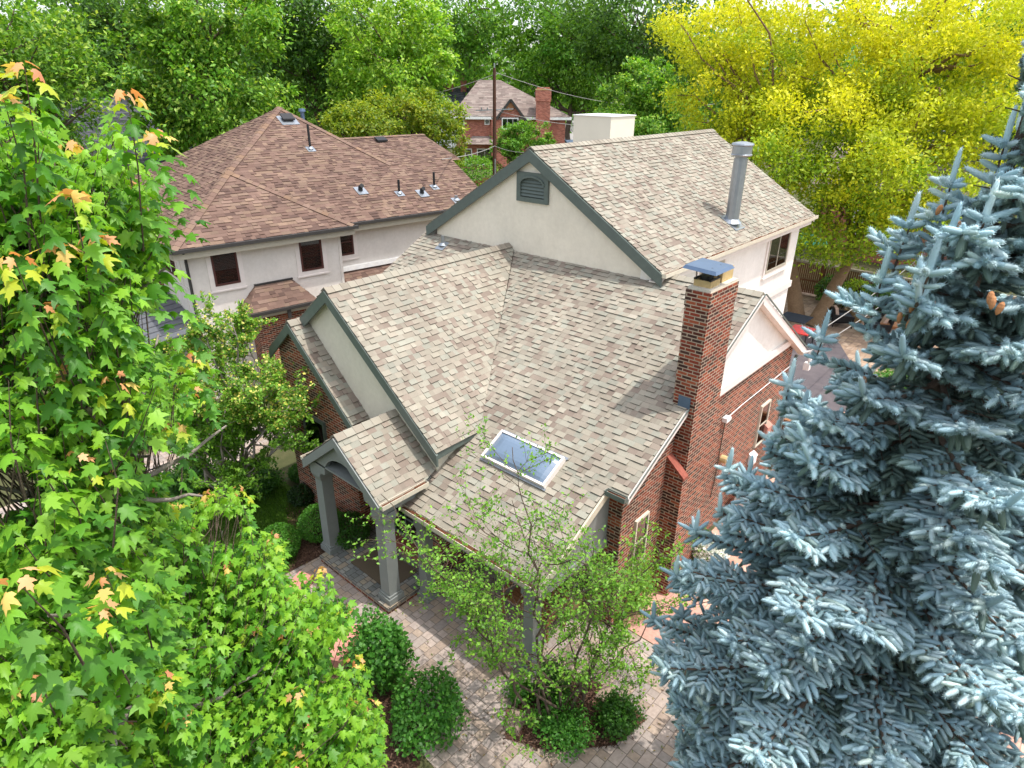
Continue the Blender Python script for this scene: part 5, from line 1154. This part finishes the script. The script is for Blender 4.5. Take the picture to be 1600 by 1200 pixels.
shrub('broad low bush of fresh green leaves at the bottom edge beside the walkway', 660, 1105, .75, 3600, .08, LIL, base=at_z(668, 1135), tall=.95, shell=.4, sq=.9)
shrub('leafy bush behind the red sandstone block under the maple', 520, 965, .45, 2200, .08, LIL, base=at_z(515, 990), tall=.7, shell=.5)
shrub('dark leafy bush left of the twisted stems in the tree bed', 872, 1080, .36, 2600, .06, BX, base=at_z(862, 1092), tall=.9, shell=.6)
shrub('dark leafy bush right of the twisted stems in the tree bed', 965, 1120, .42, 2800, .06, BX, base=at_z(962, 1135), tall=.7, shell=.6)
shrub('spreading fresh green bush at the bottom edge in front of the bare stemmed tree', 0, 0, .5, 2600, .06, LIL, base=at_z(880, 1150), tall=.55, shell=.7, sq=1.3)
shrub('low ragged plant in the tree bed beside the brown rock', 0, 0, .3, 1000, .06, BX2, base=at_z(812, 1090), tall=.4, shell=.8)
shrub('low dark greenery at the foot of the blossoming tree', 290, 745, .8, 4200, .08, BX, base=at_z(300, 770), tall=.9, shell=.6, sq=.7)
shrub('low green plants between the blossoming tree and the brick wall', 400, 735, .6, 2600, .07, BX, base=at_z(412, 765), tall=.7, shell=.6)
shrub('big dark green shrub against the neighbour house porch', 215, 545, 1.15, 9000, .09, DK, base=at_h(225, 600, 21.5), tall=3.2, shell=.3)
shrub('dark green shrub under the neighbour bay window', 465, 490, .6, 3000, .08, G_DARK, base=at_h(470, 520, 22.3), tall=2.3)
shrub('white flowering shrub below the brick chimney', 1110, 850, .38, 1600, .06, BX2, base=at_z(1105, 890), tall=.9, flowers=(gl((236, 236, 226), (226, 228, 214)), 1400, .07))
shrub('leafy climber at the foot of the chimney', 1090, 830, .3, 900, .05, LIL, base=at_z(1085, 880), tall=1.1)
shrub('rounded bush below the porch end, behind the bare stemmed tree', 985, 890, .5, 3000, .055, LG, base=at_z(985, 955), tall=1.7, shell=.5)
shrub('low green plant at the corner of the brick wall', 920, 900, .35, 1600, .05, BX, base=at_z(925, 935), tall=.9, shell=.5)
for i, (px, py, lab) in enumerate(((1297, 462, 'dark hedge plant by the back fence, left one'), (1335, 470, 'yellowish hedge plant by the back fence between the black chairs'), (1365, 478, 'dark hedge plant by the back fence, behind the right hand chair'), (1400, 486, 'hedge plant by the back fence, rightmost of the four'))):
    c = at_x(px, py, 35.3); shrub(lab, 0, 0, .75, 1600, .12, YG if i in (1,) else G_DARK, base=(c[0], c[1], 0), tall=1.5, group='hedge plants along the back fence')
c = at_z(1385, 645); shrub('bright green shrub glimpsed through the spruce boughs', 0, 0, .9, 2500, .1, LIL, base=(c[0], c[1], 0), tall=1.6)
# ================================================================== far things
# red brick house far behind
fa = YAW; FC0 = at_h(800, 240, 88); FCX = np.array([FC0[0], FC0[1]])
TFm = Matrix.Translation((FC0[0], FC0[1], 0)) @ Matrix.Rotation(YAW-math.pi/2, 4, 'Z')       # local x to the right, y away
rb = thing('brick_house', 'far red brick two storey house with a hipped roof and a tall red chimney', 'house', (FC0[0], FC0[1], 0))
def fl(px, py, y=0.0):                                         # local x,z of a surveyed point on the facade depth y
    v = ray(px, py); n = np.array([math.cos(YAW), math.sin(YAW)]); t = (FCX @ n + y)/(v[:2] @ n); P = CAMP+v*t
    q = TFm.inverted() @ Vector(P); return q.x, q.z
xL, ze = fl(712, 181); xR, _ = fl(884, 178); xr0, zrd = fl(748, 125, 5); xr1, _ = fl(782, 125, 5)
X = MB(); X.T = TFm; X.box(xL, xR, 0, 9, -.1, ze); X.box(*sorted((fl(768, 200)[0], fl(818, 200)[0])), -.6, 0, -.1, ze)
gx0, gx1 = fl(776, 170)[0], fl(820, 172)[0]; gap = fl(797, 156)[1]
X.prism([(gx0, -.6, ze-.4), (gx1, -.6, ze-.4), ((gx0+gx1)/2, -.6, gap)], (0, .6, 0)); X.build('wall', 'brick_far', rb)
FP_ = [mul(lin(*c), .6) for c in ((178, 160, 150), (168, 150, 142), (184, 168, 158), (158, 142, 134))]
mb = MB(); ex0, ex1 = xL-.6, xR+.6
tw = lambda p: tuple(TFm @ Vector(p))
hb = [(ex0, -.5, ze), (ex1, -.5, ze), (ex1, 9.5, ze), (ex0, 9.5, ze)]; r0, r1 = (xr0, 4.5, zrd), (xr1, 4.5, zrd)
for q in ([hb[0], hb[1], r1, r0], [hb[1], hb[2], r1], [hb[3], hb[0], r0], [hb[2], hb[3], r0, r1]): shingles(mb, [tw(p) for p in q], FP_, .3, (.4, .9), .02, 91)
gm = (gx0+gx1)/2
for q in ([(gx0-.3, -.8, ze-.55), (gm, -.8, gap+.1), (gm, 4, gap+.1), (gx0-.3, 4, ze-.55)], [(gm, -.8, gap+.1), (gx1+.3, -.8, ze-.55), (gx1+.3, 4, ze-.55), (gm, 4, gap+.1)]): shingles(mb, [tw(p) for p in q], FP_, .3, (.4, .9), .02, 92)
mb.build('roof', 'shingle', rb)
X = MB(); X.T = TFm; X.box(ex0, ex1, -.6, -.5, ze-.35, ze-.05); X.box(ex1, ex1+.1, -.6, 9.5, ze-.35, ze-.05); X.build('fascia', 'white', rb)
X = MB(); X.T = TFm
for s_ in (-1, 1): X.bar((gm, -.86, gap+.05), (gm+s_*(gx1-gm+.3), -.86, ze-.6), .06, .28)
X.build('rake_board', 'trim_dark', rb)
cx0, zt = fl(838, 136); cx1, _ = fl(860, 136)
X = MB(); X.T = TFm; X.box(cx0, cx1, -1.0, 0, -.1, zt-.6); X.box(cx0-.08, cx1+.08, -1.08, .5, zt-1.6, zt-.3); X.box(cx0+.1, cx1-.1, -.9, .3, zt-.3, zt); cc = X.build('chimney', 'brick_far', rb)
X = MB(); X.T = TFm; X.box(cx0-.1, cx1+.1, -1.1, .55, zt-.32, zt-.2); X.build('chimney_band', 'clay', cc)
R3 = np.array(TFm.to_3x3()); fax, fout = R3 @ np.array([1, 0, 0]), R3 @ np.array([0, -1, 0])
for (a, b_, c_, d_, y, m_) in ((714, 186, 726, 206, 0, 0), (757, 185, 765, 195, 0, 0), (784, 184, 810, 202, -.6, 2), (726, 232, 738, 258, 0, 0), (745, 232, 770, 258, 0, 1)):
    x0, z1 = fl(a, b_, y); x1, z0 = fl(c_, d_, y); window(rb, tuple(TFm @ Vector((x0, y-.02, z0))), fax, x1-x0, z1-z0, fout, 'white', .12, m_, 0)
X = MB(); X.T = TFm; c0 = fl(797, 167, -.6); X.tube([(c0[0], -.6, c0[1]), (c0[0], -.72, c0[1])], .5, 16); X.build('round_louvre', 'bench_wood', rb)
mb = MB(); bx0, bz = fl(728, 225, -1.2); bx1, bz1 = fl(772, 213, 0)
for q in ([(bx0-.3, -1.6, bz), (bx1+.2, -1.6, bz), (bx1-.2, 0, bz1), (bx0+.8, 0, bz1)], [(bx0-.3, 0, bz), (bx0-.3, -1.6, bz), (bx0+.8, 0, bz1)]): shingles(mb, [tw(p) for p in q], FP_, .3, (.4, .9), .02, 93)
mb.build('bay_roof', 'shingle', rb)
# grey roofed house behind the red one
g0 = at_h(700, 150, 118); TG = Matrix.Translation((g0[0], g0[1], 0)) @ Matrix.Rotation(YAW-math.pi/2, 4, 'Z')
gh = thing('grey_roofed_house', 'distant grey roofed house with three brick chimneys behind the red brick house', 'house', (g0[0], g0[1], 0))
X = MB(); X.T = TG; X.box(-3.5, 6, 0, 8, 0, 6.6); X.prism([(-3.5, -.02, 6.4), (1.5, -.02, 6.4), (-1, -.02, 8.6)], (0, .3, 0)); X.build('wall', 'white', gh)
mb = MB(); GP = [mul(lin(*c), .7) for c in ((120, 122, 130), (104, 106, 114), (132, 134, 140), (96, 98, 104))]
for q in ([(-4, -.6, 6.5), (6.5, -.6, 6.5), (6.5, 4, 9.2), (-4, 4, 9.2)], [(-4, 4, 9.2), (6.5, 4, 9.2), (6.5, 8.6, 6.5), (-4, 8.6, 6.5)]): shingles(mb, [tuple(TG @ Vector(p)) for p in q], GP, .3, (.4, .9), .02, 95)
mb.build('roof', 'shingle', gh)
for x, wdt, zt in ((-1.0, 1.6, 11.6), (1.9, .9, 10.4), (3.6, 1.3, 10.4)):
    X = MB(); X.T = TG; X.box(x, x+wdt, 3, 4.2, 8, zt); X.box(x-.08, x+wdt+.08, 2.92, 4.28, zt-.35, zt-.1); o = X.build('chimney', 'brick_far', gh)
    X = MB(); X.T = TG; X.tube([(x+wdt/2, 3.6, zt), (x+wdt/2, 3.6, zt+.4)], .22, 8); X.build('chimney_pot', 'clay', o)
# dark slate house at far left
s0 = at_h(150, 190, 47); TS = Matrix.Translation((s0[0], s0[1], 0)) @ Matrix.Rotation(YAW+R(35)-math.pi/2, 4, 'Z')
sh = thing('slate_roofed_house', 'dark slate roofed house seen through the gap left of the brown roof', 'house', (s0[0], s0[1], 0))
X = MB(); X.T = TS; X.box(-8, 6, 0, 10, 0, 5.0); X.box(-3.4, -1.6, .8, 3, 5, 8.2); X.build('wall', 'white', sh)
mb = MB(); SP = [mul(lin(*c), .6) for c in ((100, 102, 108), (90, 92, 98), (112, 114, 120), (82, 84, 90))]
for q in ([(-8.5, -.6, 4.9), (6.5, -.6, 4.9), (3.0, 5, 9.2), (-5, 5, 9.2)], [(6.5, -.6, 4.9), (6.5, 10.6, 4.9), (3, 5, 9.2)], [(-8.5, 10.6, 4.9), (-8.5, -.6, 4.9), (-5, 5, 9.2)], [(-3.7, .5, 8.0), (-1.3, .5, 8.0), (-1.5, 3.5, 8.9), (-3.5, 3.5, 8.9)]): shingles(mb, [tuple(TS @ Vector(p)) for p in q], SP, .2, (.3, .6), .016, 97)
mb.build('roof', 'shingle', sh)
window(sh, tuple(TS @ Vector((-3.0, .79, 6.6))), np.array(TS.to_3x3()) @ np.array([1, 0, 0]), 1.0, 1.2, np.array(TS.to_3x3()) @ np.array([0, -1, 0]), 'white', .08, 1, 0)
# brick house behind the back fence
k0 = at_h(1440, 330, 47); TK = Matrix.Translation((k0[0], k0[1], 0)) @ Matrix.Rotation(0, 4, 'Z')
kh = thing('brick_garage_house', 'red brick house with a brown roof glimpsed behind the yellow tree and the spruce', 'house', (k0[0], k0[1], 0))
X = MB(); X.T = TK; X.box(0, 9, -9, 6, 0, 4.6); X.build('wall', 'brick_far', kh)
mb = MB()
for q in ([(-.5, -9.5, 4.5), (-.5, 6.5, 4.5), (4.5, 6.5, 7.2), (4.5, -9.5, 7.2)], [(4.5, -9.5, 7.2), (4.5, 6.5, 7.2), (9.5, 6.5, 4.5), (9.5, -9.5, 4.5)]): shingles(mb, [tuple(TK @ Vector(p)) for p in q], FP_, .2, (.3, .6), .016, 99)
mb.build('roof', 'shingle', kh)
X = MB(); X.T = TK; X.prism([(.2, 6.01, 4.5), (8.8, 6.01, 4.5), (4.5, 6.01, 6.9)], (0, -.2, 0)); X.prism([(.2, -9.01, 4.5), (8.8, -9.01, 4.5), (4.5, -9.01, 6.9)], (0, .2, 0)); X.build('gable_wall', 'stucco_cream', kh)
for y in (-6, -2, 2.5): window(kh, tuple(TK @ Vector((-.01, y+1.2, 1.6))), (0, -1, 0), 1.2, 1.5, (-1, 0, 0), 'white', .08, 1, 1)
# ---- back fence
fx = 36.2; fn = thing('wooden_fence', 'brown slatted wooden fence with a pale top rail at the back of the yard', 'fence', (fx, 4, 0))
zt = float(at_x(1260, 408, fx)[2]); 
X = MB(); y = -14.0; rnd = random.Random(4)
while y < 15: X.box(fx, fx+.02, y, y+.085, .1, zt-.1+rnd.uniform(-.01, .01)); y += .105
X.build('slats', 'wood_fence', fn)
X = MB(); X.box(fx-.08, fx+.1, -14, 15, zt-.09, zt); X.build('rail', 'wood_rail', fn)
X = MB(); X.box(fx-.05, fx, -14, 15, zt*.42, zt*.42+.09); X.build('rail', 'wood_fence', fn)
for y in range(-14, 15, 3): X = MB(); X.box(fx-.12, fx, y, y+.12, 0, zt-.02); X.build('post', 'wood_fence', fn)
# gate at the rear corner of the brick wall
gt = thing('wooden_gate', 'brown wooden gate by the rear corner of the brick side wall', 'gate', (17.8, 3.7, 0))
X = MB(); 
for i in range(18): X.box(17.78, 17.81, 2.3+i*.155, 2.3+i*.155+.148, .08, 1.5)
X.build('boards', 'wood_fence', gt); X = MB(); X.box(17.74, 17.86, 2.25, 5.15, 1.5, 1.58); X.build('rail', 'bench_wood', gt)
for y in (2.25, 5.05): X = MB(); X.box(17.70, 17.78, y, y+.1, 0, 1.5); X.build('post', 'wood_fence', gt)
# tan fence seen by the far brick house
f0, f1 = at_h(726, 292, 60), at_h(775, 262, 66); X = MB(); d = f1-f0; d[2] = 0; n_ = 30
tf = thing('board_fence', 'tan board fence standing in front of the far brick house', 'fence', (f0[0], f0[1], 0))
f0 = np.array([f0[0], f0[1], 0])-d*.5
for i in range(n_): a = f0+d*2*i/n_; b_ = f0+d*2*(i+.93)/n_; X.prism([a, b_, b_+(0, 0, 2.1), a+(0, 0, 2.1)], unit(np.cross(d, [0, 0, 1]))*.03)
X.build('boards', 'bench_wood', tf)
c = at_h(742, 260, 63); shrub('leafy hedge above the tan fence before the far brick house', 0, 0, 2.6, 3500, .22, G_MID, base=(c[0], c[1], 0), tall=4.2, sq=.6)
# iron fence by the pear tree
fi = thing('iron_fence', 'black iron picket fence behind the blossoming tree', 'fence', (5, 16.9, 0))
X = MB(); X.box(2.5, 7.3, 16.88, 16.91, .95, .98); X.box(2.5, 7.3, 16.88, 16.91, .15, .18); X.build('rail', 'metal_black', fi)
X = MB()
for i in range(40): X.box(2.5+i*.12, 2.515+i*.12, 16.885, 16.905, .03, 1.08)
X.build('pickets', 'metal_black', fi)
# ---- utility pole with its cables
pp = at_h(773, 290, 60); top = at_h(774.5, 106, 60)[2]
po = thing('utility_pole', 'dark brown wooden utility pole in front of the far red brick house', 'pole', (pp[0], pp[1], 0))
X = MB(); X.tube([(pp[0], pp[1], -.2), (pp[0], pp[1], 5), (pp[0], pp[1], top)], [.19, .17, .13], 12); X.build('shaft', 'wood_pole', po, True)
X = MB(); X.tube([(pp[0]-.12, pp[1]-.16, 0), (pp[0]-.12, pp[1]-.16, 4.2)], .06, 8); X.build('conduit', 'metal_grey', po)
X = MB(); X.tube([(pp[0], pp[1], top), (pp[0], pp[1], top+.35)], .07, 8); X.build('insulator', 'metal_grey', po)
zc = at_h(774, 172, 60)[2]
X = MB(); X.T = Matrix.Translation((pp[0], pp[1], zc)) @ Matrix.Rotation(YAW-math.pi/2, 4, 'Z')
for x in (-1.1, -.6, .7, 1.2): X.tube([(x, 0, 0), (x, 0, .2)], .05, 6)
X.bar((-1.6, 0, -.05), (1.6, 0, .1), .07, .07); X.build('crossarm', 'metal_grey', po)
def cable(label, a, b, sag, r=.02, mat='cable', k=16):
    t = np.linspace(0, 1, k)[:, None]; a, b = np.array(a, float), np.array(b, float); q = a*(1-t)+b*t; q[:, 2:3] -= sag*4*t*(1-t); X = MB(); X.tube(q, r, 6, cap=False); tag(X.build('cable', mat), label, 'cable', 'overhead cables')
P0 = lambda z: (pp[0], pp[1], z); zl = at_h(774, 228, 60)[2]
cable('pale service cable running from the pole to the brown roofed neighbour house', P0(zl), at_h(690, 249, 29), .15, .022)
cable('cable from the pole to the right, crossing before the far brick house', P0(zl), at_h(842, 238, 42), .2, .02)
cable('upper cable from the pole running right across the street trees', P0(top-.3), at_h(1120, 162, 75), 1.2, .025)
cable('cable from the pole passing behind the cream box', P0(zc), at_h(1060, 190, 62), .8, .025)
cable('cable from the pole running left into the rounded yellow green tree', P0(zc-.1), at_h(600, 178, 58), .5, .025)
cable('cable from the pole top towards the trees on the left', P0(top-.5), at_h(440, 172, 66), .9, .025)
sv = (17.6, 4.8, 3.85)
cable('upper service cable from the brick gable corner over the back patio', (17.7, 4.95, 4.15), at_h(1470, 372, 38), .25, .014)
cable('lower service cable from the brick gable corner over the driveway', sv, at_h(1470, 402, 36), .25, .014)
# parked car in the far street
c = at_h(884, 193, 118); car = thing('parked_car', 'pale blue car parked in the far street beside the red house', 'car', (c[0], c[1], 0), YAW+.6)
CT = Matrix.Translation((c[0], c[1], 0)) @ Matrix.Rotation(YAW+.6, 4, 'Z')
prof = [(-2.2, .35), (2.2, .35), (2.25, .75), (1.3, .95), (.7, 1.42), (-1.1, 1.45), (-1.9, .98), (-2.25, .9)]
X = MB(); X.T = CT; X.prism([(x, -.85, z) for x, z in prof], (0, 1.7, 0)); X.build('body', 'car', car)
X = MB(); X.T = CT; X.prism([(1.15, -.87, .97), (.66, -.87, 1.36), (-1.05, -.87, 1.38), (-1.7, -.87, 1.0)], (0, 1.74, 0)); X.prism([(1.32, -.7, .97), (1.32, .7, .97), (.74, .65, 1.38), (.74, -.65, 1.38)], (.02, 0, .02)); X.build('window', 'glass', car)
for x in (-1.4, 1.4):
    for y in (-.8, .8): X = MB(); X.T = CT; X.tube([(x, y-.1, .33), (x, y+.1, .33)], .33, 14); X.build('wheel', 'metal_black', car)
# ---- patio furniture
def armchair(label, px, py, rz, pillow):
    p = at_z(px, py); t = thing('patio_armchair', label, 'armchair', (p[0], p[1], 0), rz, 'black patio chairs round the fire drum'); T_ = Matrix.Translation((p[0], p[1], 0)) @ Matrix.Rotation(rz, 4, 'Z')
    def part(nm, mt, f): X = MB(); X.T = T_; f(X); return X.build(nm, mt, t)
    part('seat', 'wicker', lambda X: X.prism([(-.42, -.4, .2), (.42, -.4, .25), (.42, .4, .25), (-.42, .4, .2)], (0, 0, .14)))
    part('backrest', 'wicker', lambda X: X.prism([(-.40, -.42, .3), (-.52, -.42, .92), (-.60, -.42, .9), (-.48, -.42, .25)], (0, .84, 0)))
    for s_ in (-1, 1): part('armrest', 'wicker', lambda X: X.prism([(-.48, s_*.42, .3), (.42, s_*.42, .34), (.44, s_*.42, .58), (-.52, s_*.42, .64)], (0, s_*.08, 0)))
    for x in (-.4, .38):
        for s_ in (-1, 1): part('leg', 'metal_black', lambda X: X.bar((x, s_*.38, .24), (x*1.08, s_*.42, 0), .04, .04))
    part('cushion', 'cushion', lambda X: X.prism([(-.36, -.36, .36), (.42, -.36, .40), (.42, .36, .40), (-.36, .36, .36)], (0, 0, .12)))
    if pillow: part('pillow', 'pillow', lambda X: X.prism([(-.30, -.22, .48), (-.42, -.22, .88), (-.42, .22, .88), (-.30, .22, .48)], (.13, 0, .03)))
armchair('black patio chair with a tan pillow, left of the bronze fire drum', 1312, 508, R(-60), True)
armchair('black patio chair seen from behind, right of the bronze fire drum', 1366, 522, R(115), True)
armchair('black patio chair by the hedge behind the bronze fire drum', 1335, 486, R(-130), False)
armchair('black patio chair by the hedge at the far right of the fire drum', 1382, 492, R(180), False)
p = at_z(1331, 502); t = thing('fire_drum', 'round bronze coloured fire drum between the black patio chairs', 'fire pit', (p[0], p[1], 0)); X = MB()
X.tube([(p[0], p[1], 0), (p[0], p[1], .06), (p[0], p[1], .62), (p[0], p[1], .66)], [.40, .44, .46, .42], 20, cap=False); X.build('drum', 'brass', t, True)
X = MB(); X.tube([(p[0], p[1], .5), (p[0], p[1], .52)], .41, 20); X.build('fire_bed', 'metal_black', t)
p = at_z(1390, 525); X = MB(); X.box(p[0]-.4, p[0]+.4, p[1]-.4, p[1]+.4, 0, .55); X.box(p[0]-.43, p[0]+.43, p[1]-.43, p[1]+.43, .55, .62); tag(X.build('side_table', 'bench_wood'), 'square tan wooden side table right of the black chairs', 'table')
p = at_z(1247, 540); t = thing('red_table', 'small table with a bright red top near the rear house corner', 'table', (p[0], p[1], 0))
X = MB(); X.box(p[0]-.55, p[0]+.55, p[1]-.45, p[1]+.45, .70, .74); X.build('table_top', 'red', t)
for sx in (-.48, .48):
    for sy in (-.38, .38): X = MB(); X.bar((p[0]+sx, p[1]+sy, .7), (p[0]+sx*1.08, p[1]+sy*1.08, 0), .04, .04); X.build('leg', 'metal_black', t)
p = at_z(1238, 520); t = thing('grey_table', 'dark grey square table behind the red topped table', 'table', (p[0], p[1], 0))
X = MB(); X.box(p[0]-.6, p[0]+.6, p[1]-.6, p[1]+.6, .71, .75); X.build('table_top', 'cushion', t)
for sx in (-.5, .5):
    for sy in (-.5, .5): X = MB(); X.bar((p[0]+sx, p[1]+sy, .71), (p[0]+sx, p[1]+sy, 0), .05, .05); X.build('leg', 'metal_black', t)
p = at_x(1253, 392, 37.5); t = thing('teal_umbrella', 'teal garden umbrella showing above the back fence', 'umbrella', (p[0], p[1], 0)); X = MB()
for i in range(8):
    a, b_ = i*math.pi/4, (i+1)*math.pi/4; X.poly([(p[0]+1.3*math.cos(a), p[1]+1.3*math.sin(a), 2.5), (p[0]+1.3*math.cos(b_), p[1]+1.3*math.sin(b_), 2.5), (p[0], p[1], 3.1)])
X.build('canopy', 'teal', t); X = MB(); X.tube([(p[0], p[1], 0), (p[0], p[1], 3.15)], .03, 8); X.build('pole', 'metal_black', t)
# ---- garden bench and pot near the porch
bx = at_z(880, 975); bt = thing('garden_bench', 'wooden garden bench with curved arms half hidden by the bare stemmed tree', 'bench', (bx[0]-.35, bx[1]+.35, 0)); TB = Matrix.Translation((bx[0]-.35, bx[1]+.55, 0)) @ Matrix.Rotation(R(180), 4, 'Z')
def bpart(nm, f): X = MB(); X.T = TB; f(X); X.build(nm, 'bench_wood', bt)
def _seat(X):
    for i in range(5): X.box(-.25+i*.1, -.165+i*.1, -.6, .6, .42, .45)
def _back(X):
    for i in range(9): X.bar((-.27, -.55+i*.137, .46), (-.36, -.55+i*.137, .86), .03, .05)
    X.bar((-.37, -.62, .88), (-.37, .62, .88), .05, .07)
bpart('seat', _seat); bpart('backrest', _back)
for s_ in (-1, 1):
    bpart('armrest', lambda X: X.tube([(-.33, s_*.6, .62), (-.1, s_*.6, .68), (.15, s_*.6, .67), (.28, s_*.6, .58), (.30, s_*.6, .45), (.26, s_*.6, .2), (.27, s_*.6, 0)], .032, 8)); bpart('leg', lambda X: X.bar((-.3, s_*.6, 0), (-.34, s_*.6, .86), .06, .06))
pt = at_z(893, 952); t = thing('potted_plant', 'white flowering plant in a pot beside the wooden bench', 'plant', (pt[0], pt[1], 0)); X = MB(); X.tube([(pt[0], pt[1], 0), (pt[0], pt[1], .38), (pt[0], pt[1], .42)], [.14, .2, .21], 14); X.build('pot', 'clay', t)
m = 700; u = rsph(m); Q = u*.26*RNG.uniform(.5, 1, (m, 1))+[pt[0], pt[1], .62]; cc = pick(LIL, m); wh = RNG.random(m) < .35; cc[wh] = (.75, .75, .7); V, T, C = scatter_arrays(RH_V*[1.4, 1, 1], RH_T, Q, basis(rsph(m), unit(u+[0, 0, .6])), RNG.uniform(.05, .09, m), cc); mesh_np('foliage', V, T, C, 'leaf', t)
# ---- iron arch trellis and cabinet by the side wall
p = at_z(1135, 872); t = thing('iron_trellis', 'rusty arched iron fan trellis beside the brick side wall', 'trellis', (p[0], p[1], 0)); X = MB()
ar = [(p[0]+.6*math.cos(a), p[1]+.1*math.cos(a), .1+.75*math.sin(a)) for a in np.linspace(0, math.pi, 15)]; X.tube(ar, .014, 6)
for q in ar[1:-1]: X.tube([(p[0]+(q[0]-p[0])*.2, p[1], .1), q], .008, 5)
X.tube([(p[0]-.6, p[1]-.1, 0), (p[0]-.6, p[1]-.1, .12)], .014, 6); X.tube([(p[0]+.6, p[1]+.1, 0), (p[0]+.6, p[1]+.1, .12)], .014, 6); X.build('frame', 'metal_black', t)
p = at_y(1187, 745, 4.55); t = thing('utility_cabinet', 'white cabinet with a black lid against the brick side wall behind the spruce', 'cabinet', (p[0], 4.55, 0))
X = MB(); X.box(p[0]-.35, p[0]+.35, 4.3, 4.95, 0, .8); X.build('body', 'white', t); X = MB(); X.box(p[0]-.42, p[0]+.42, 4.22, 5.0, .8, 1.0); X.build('lid', 'metal_black', t)
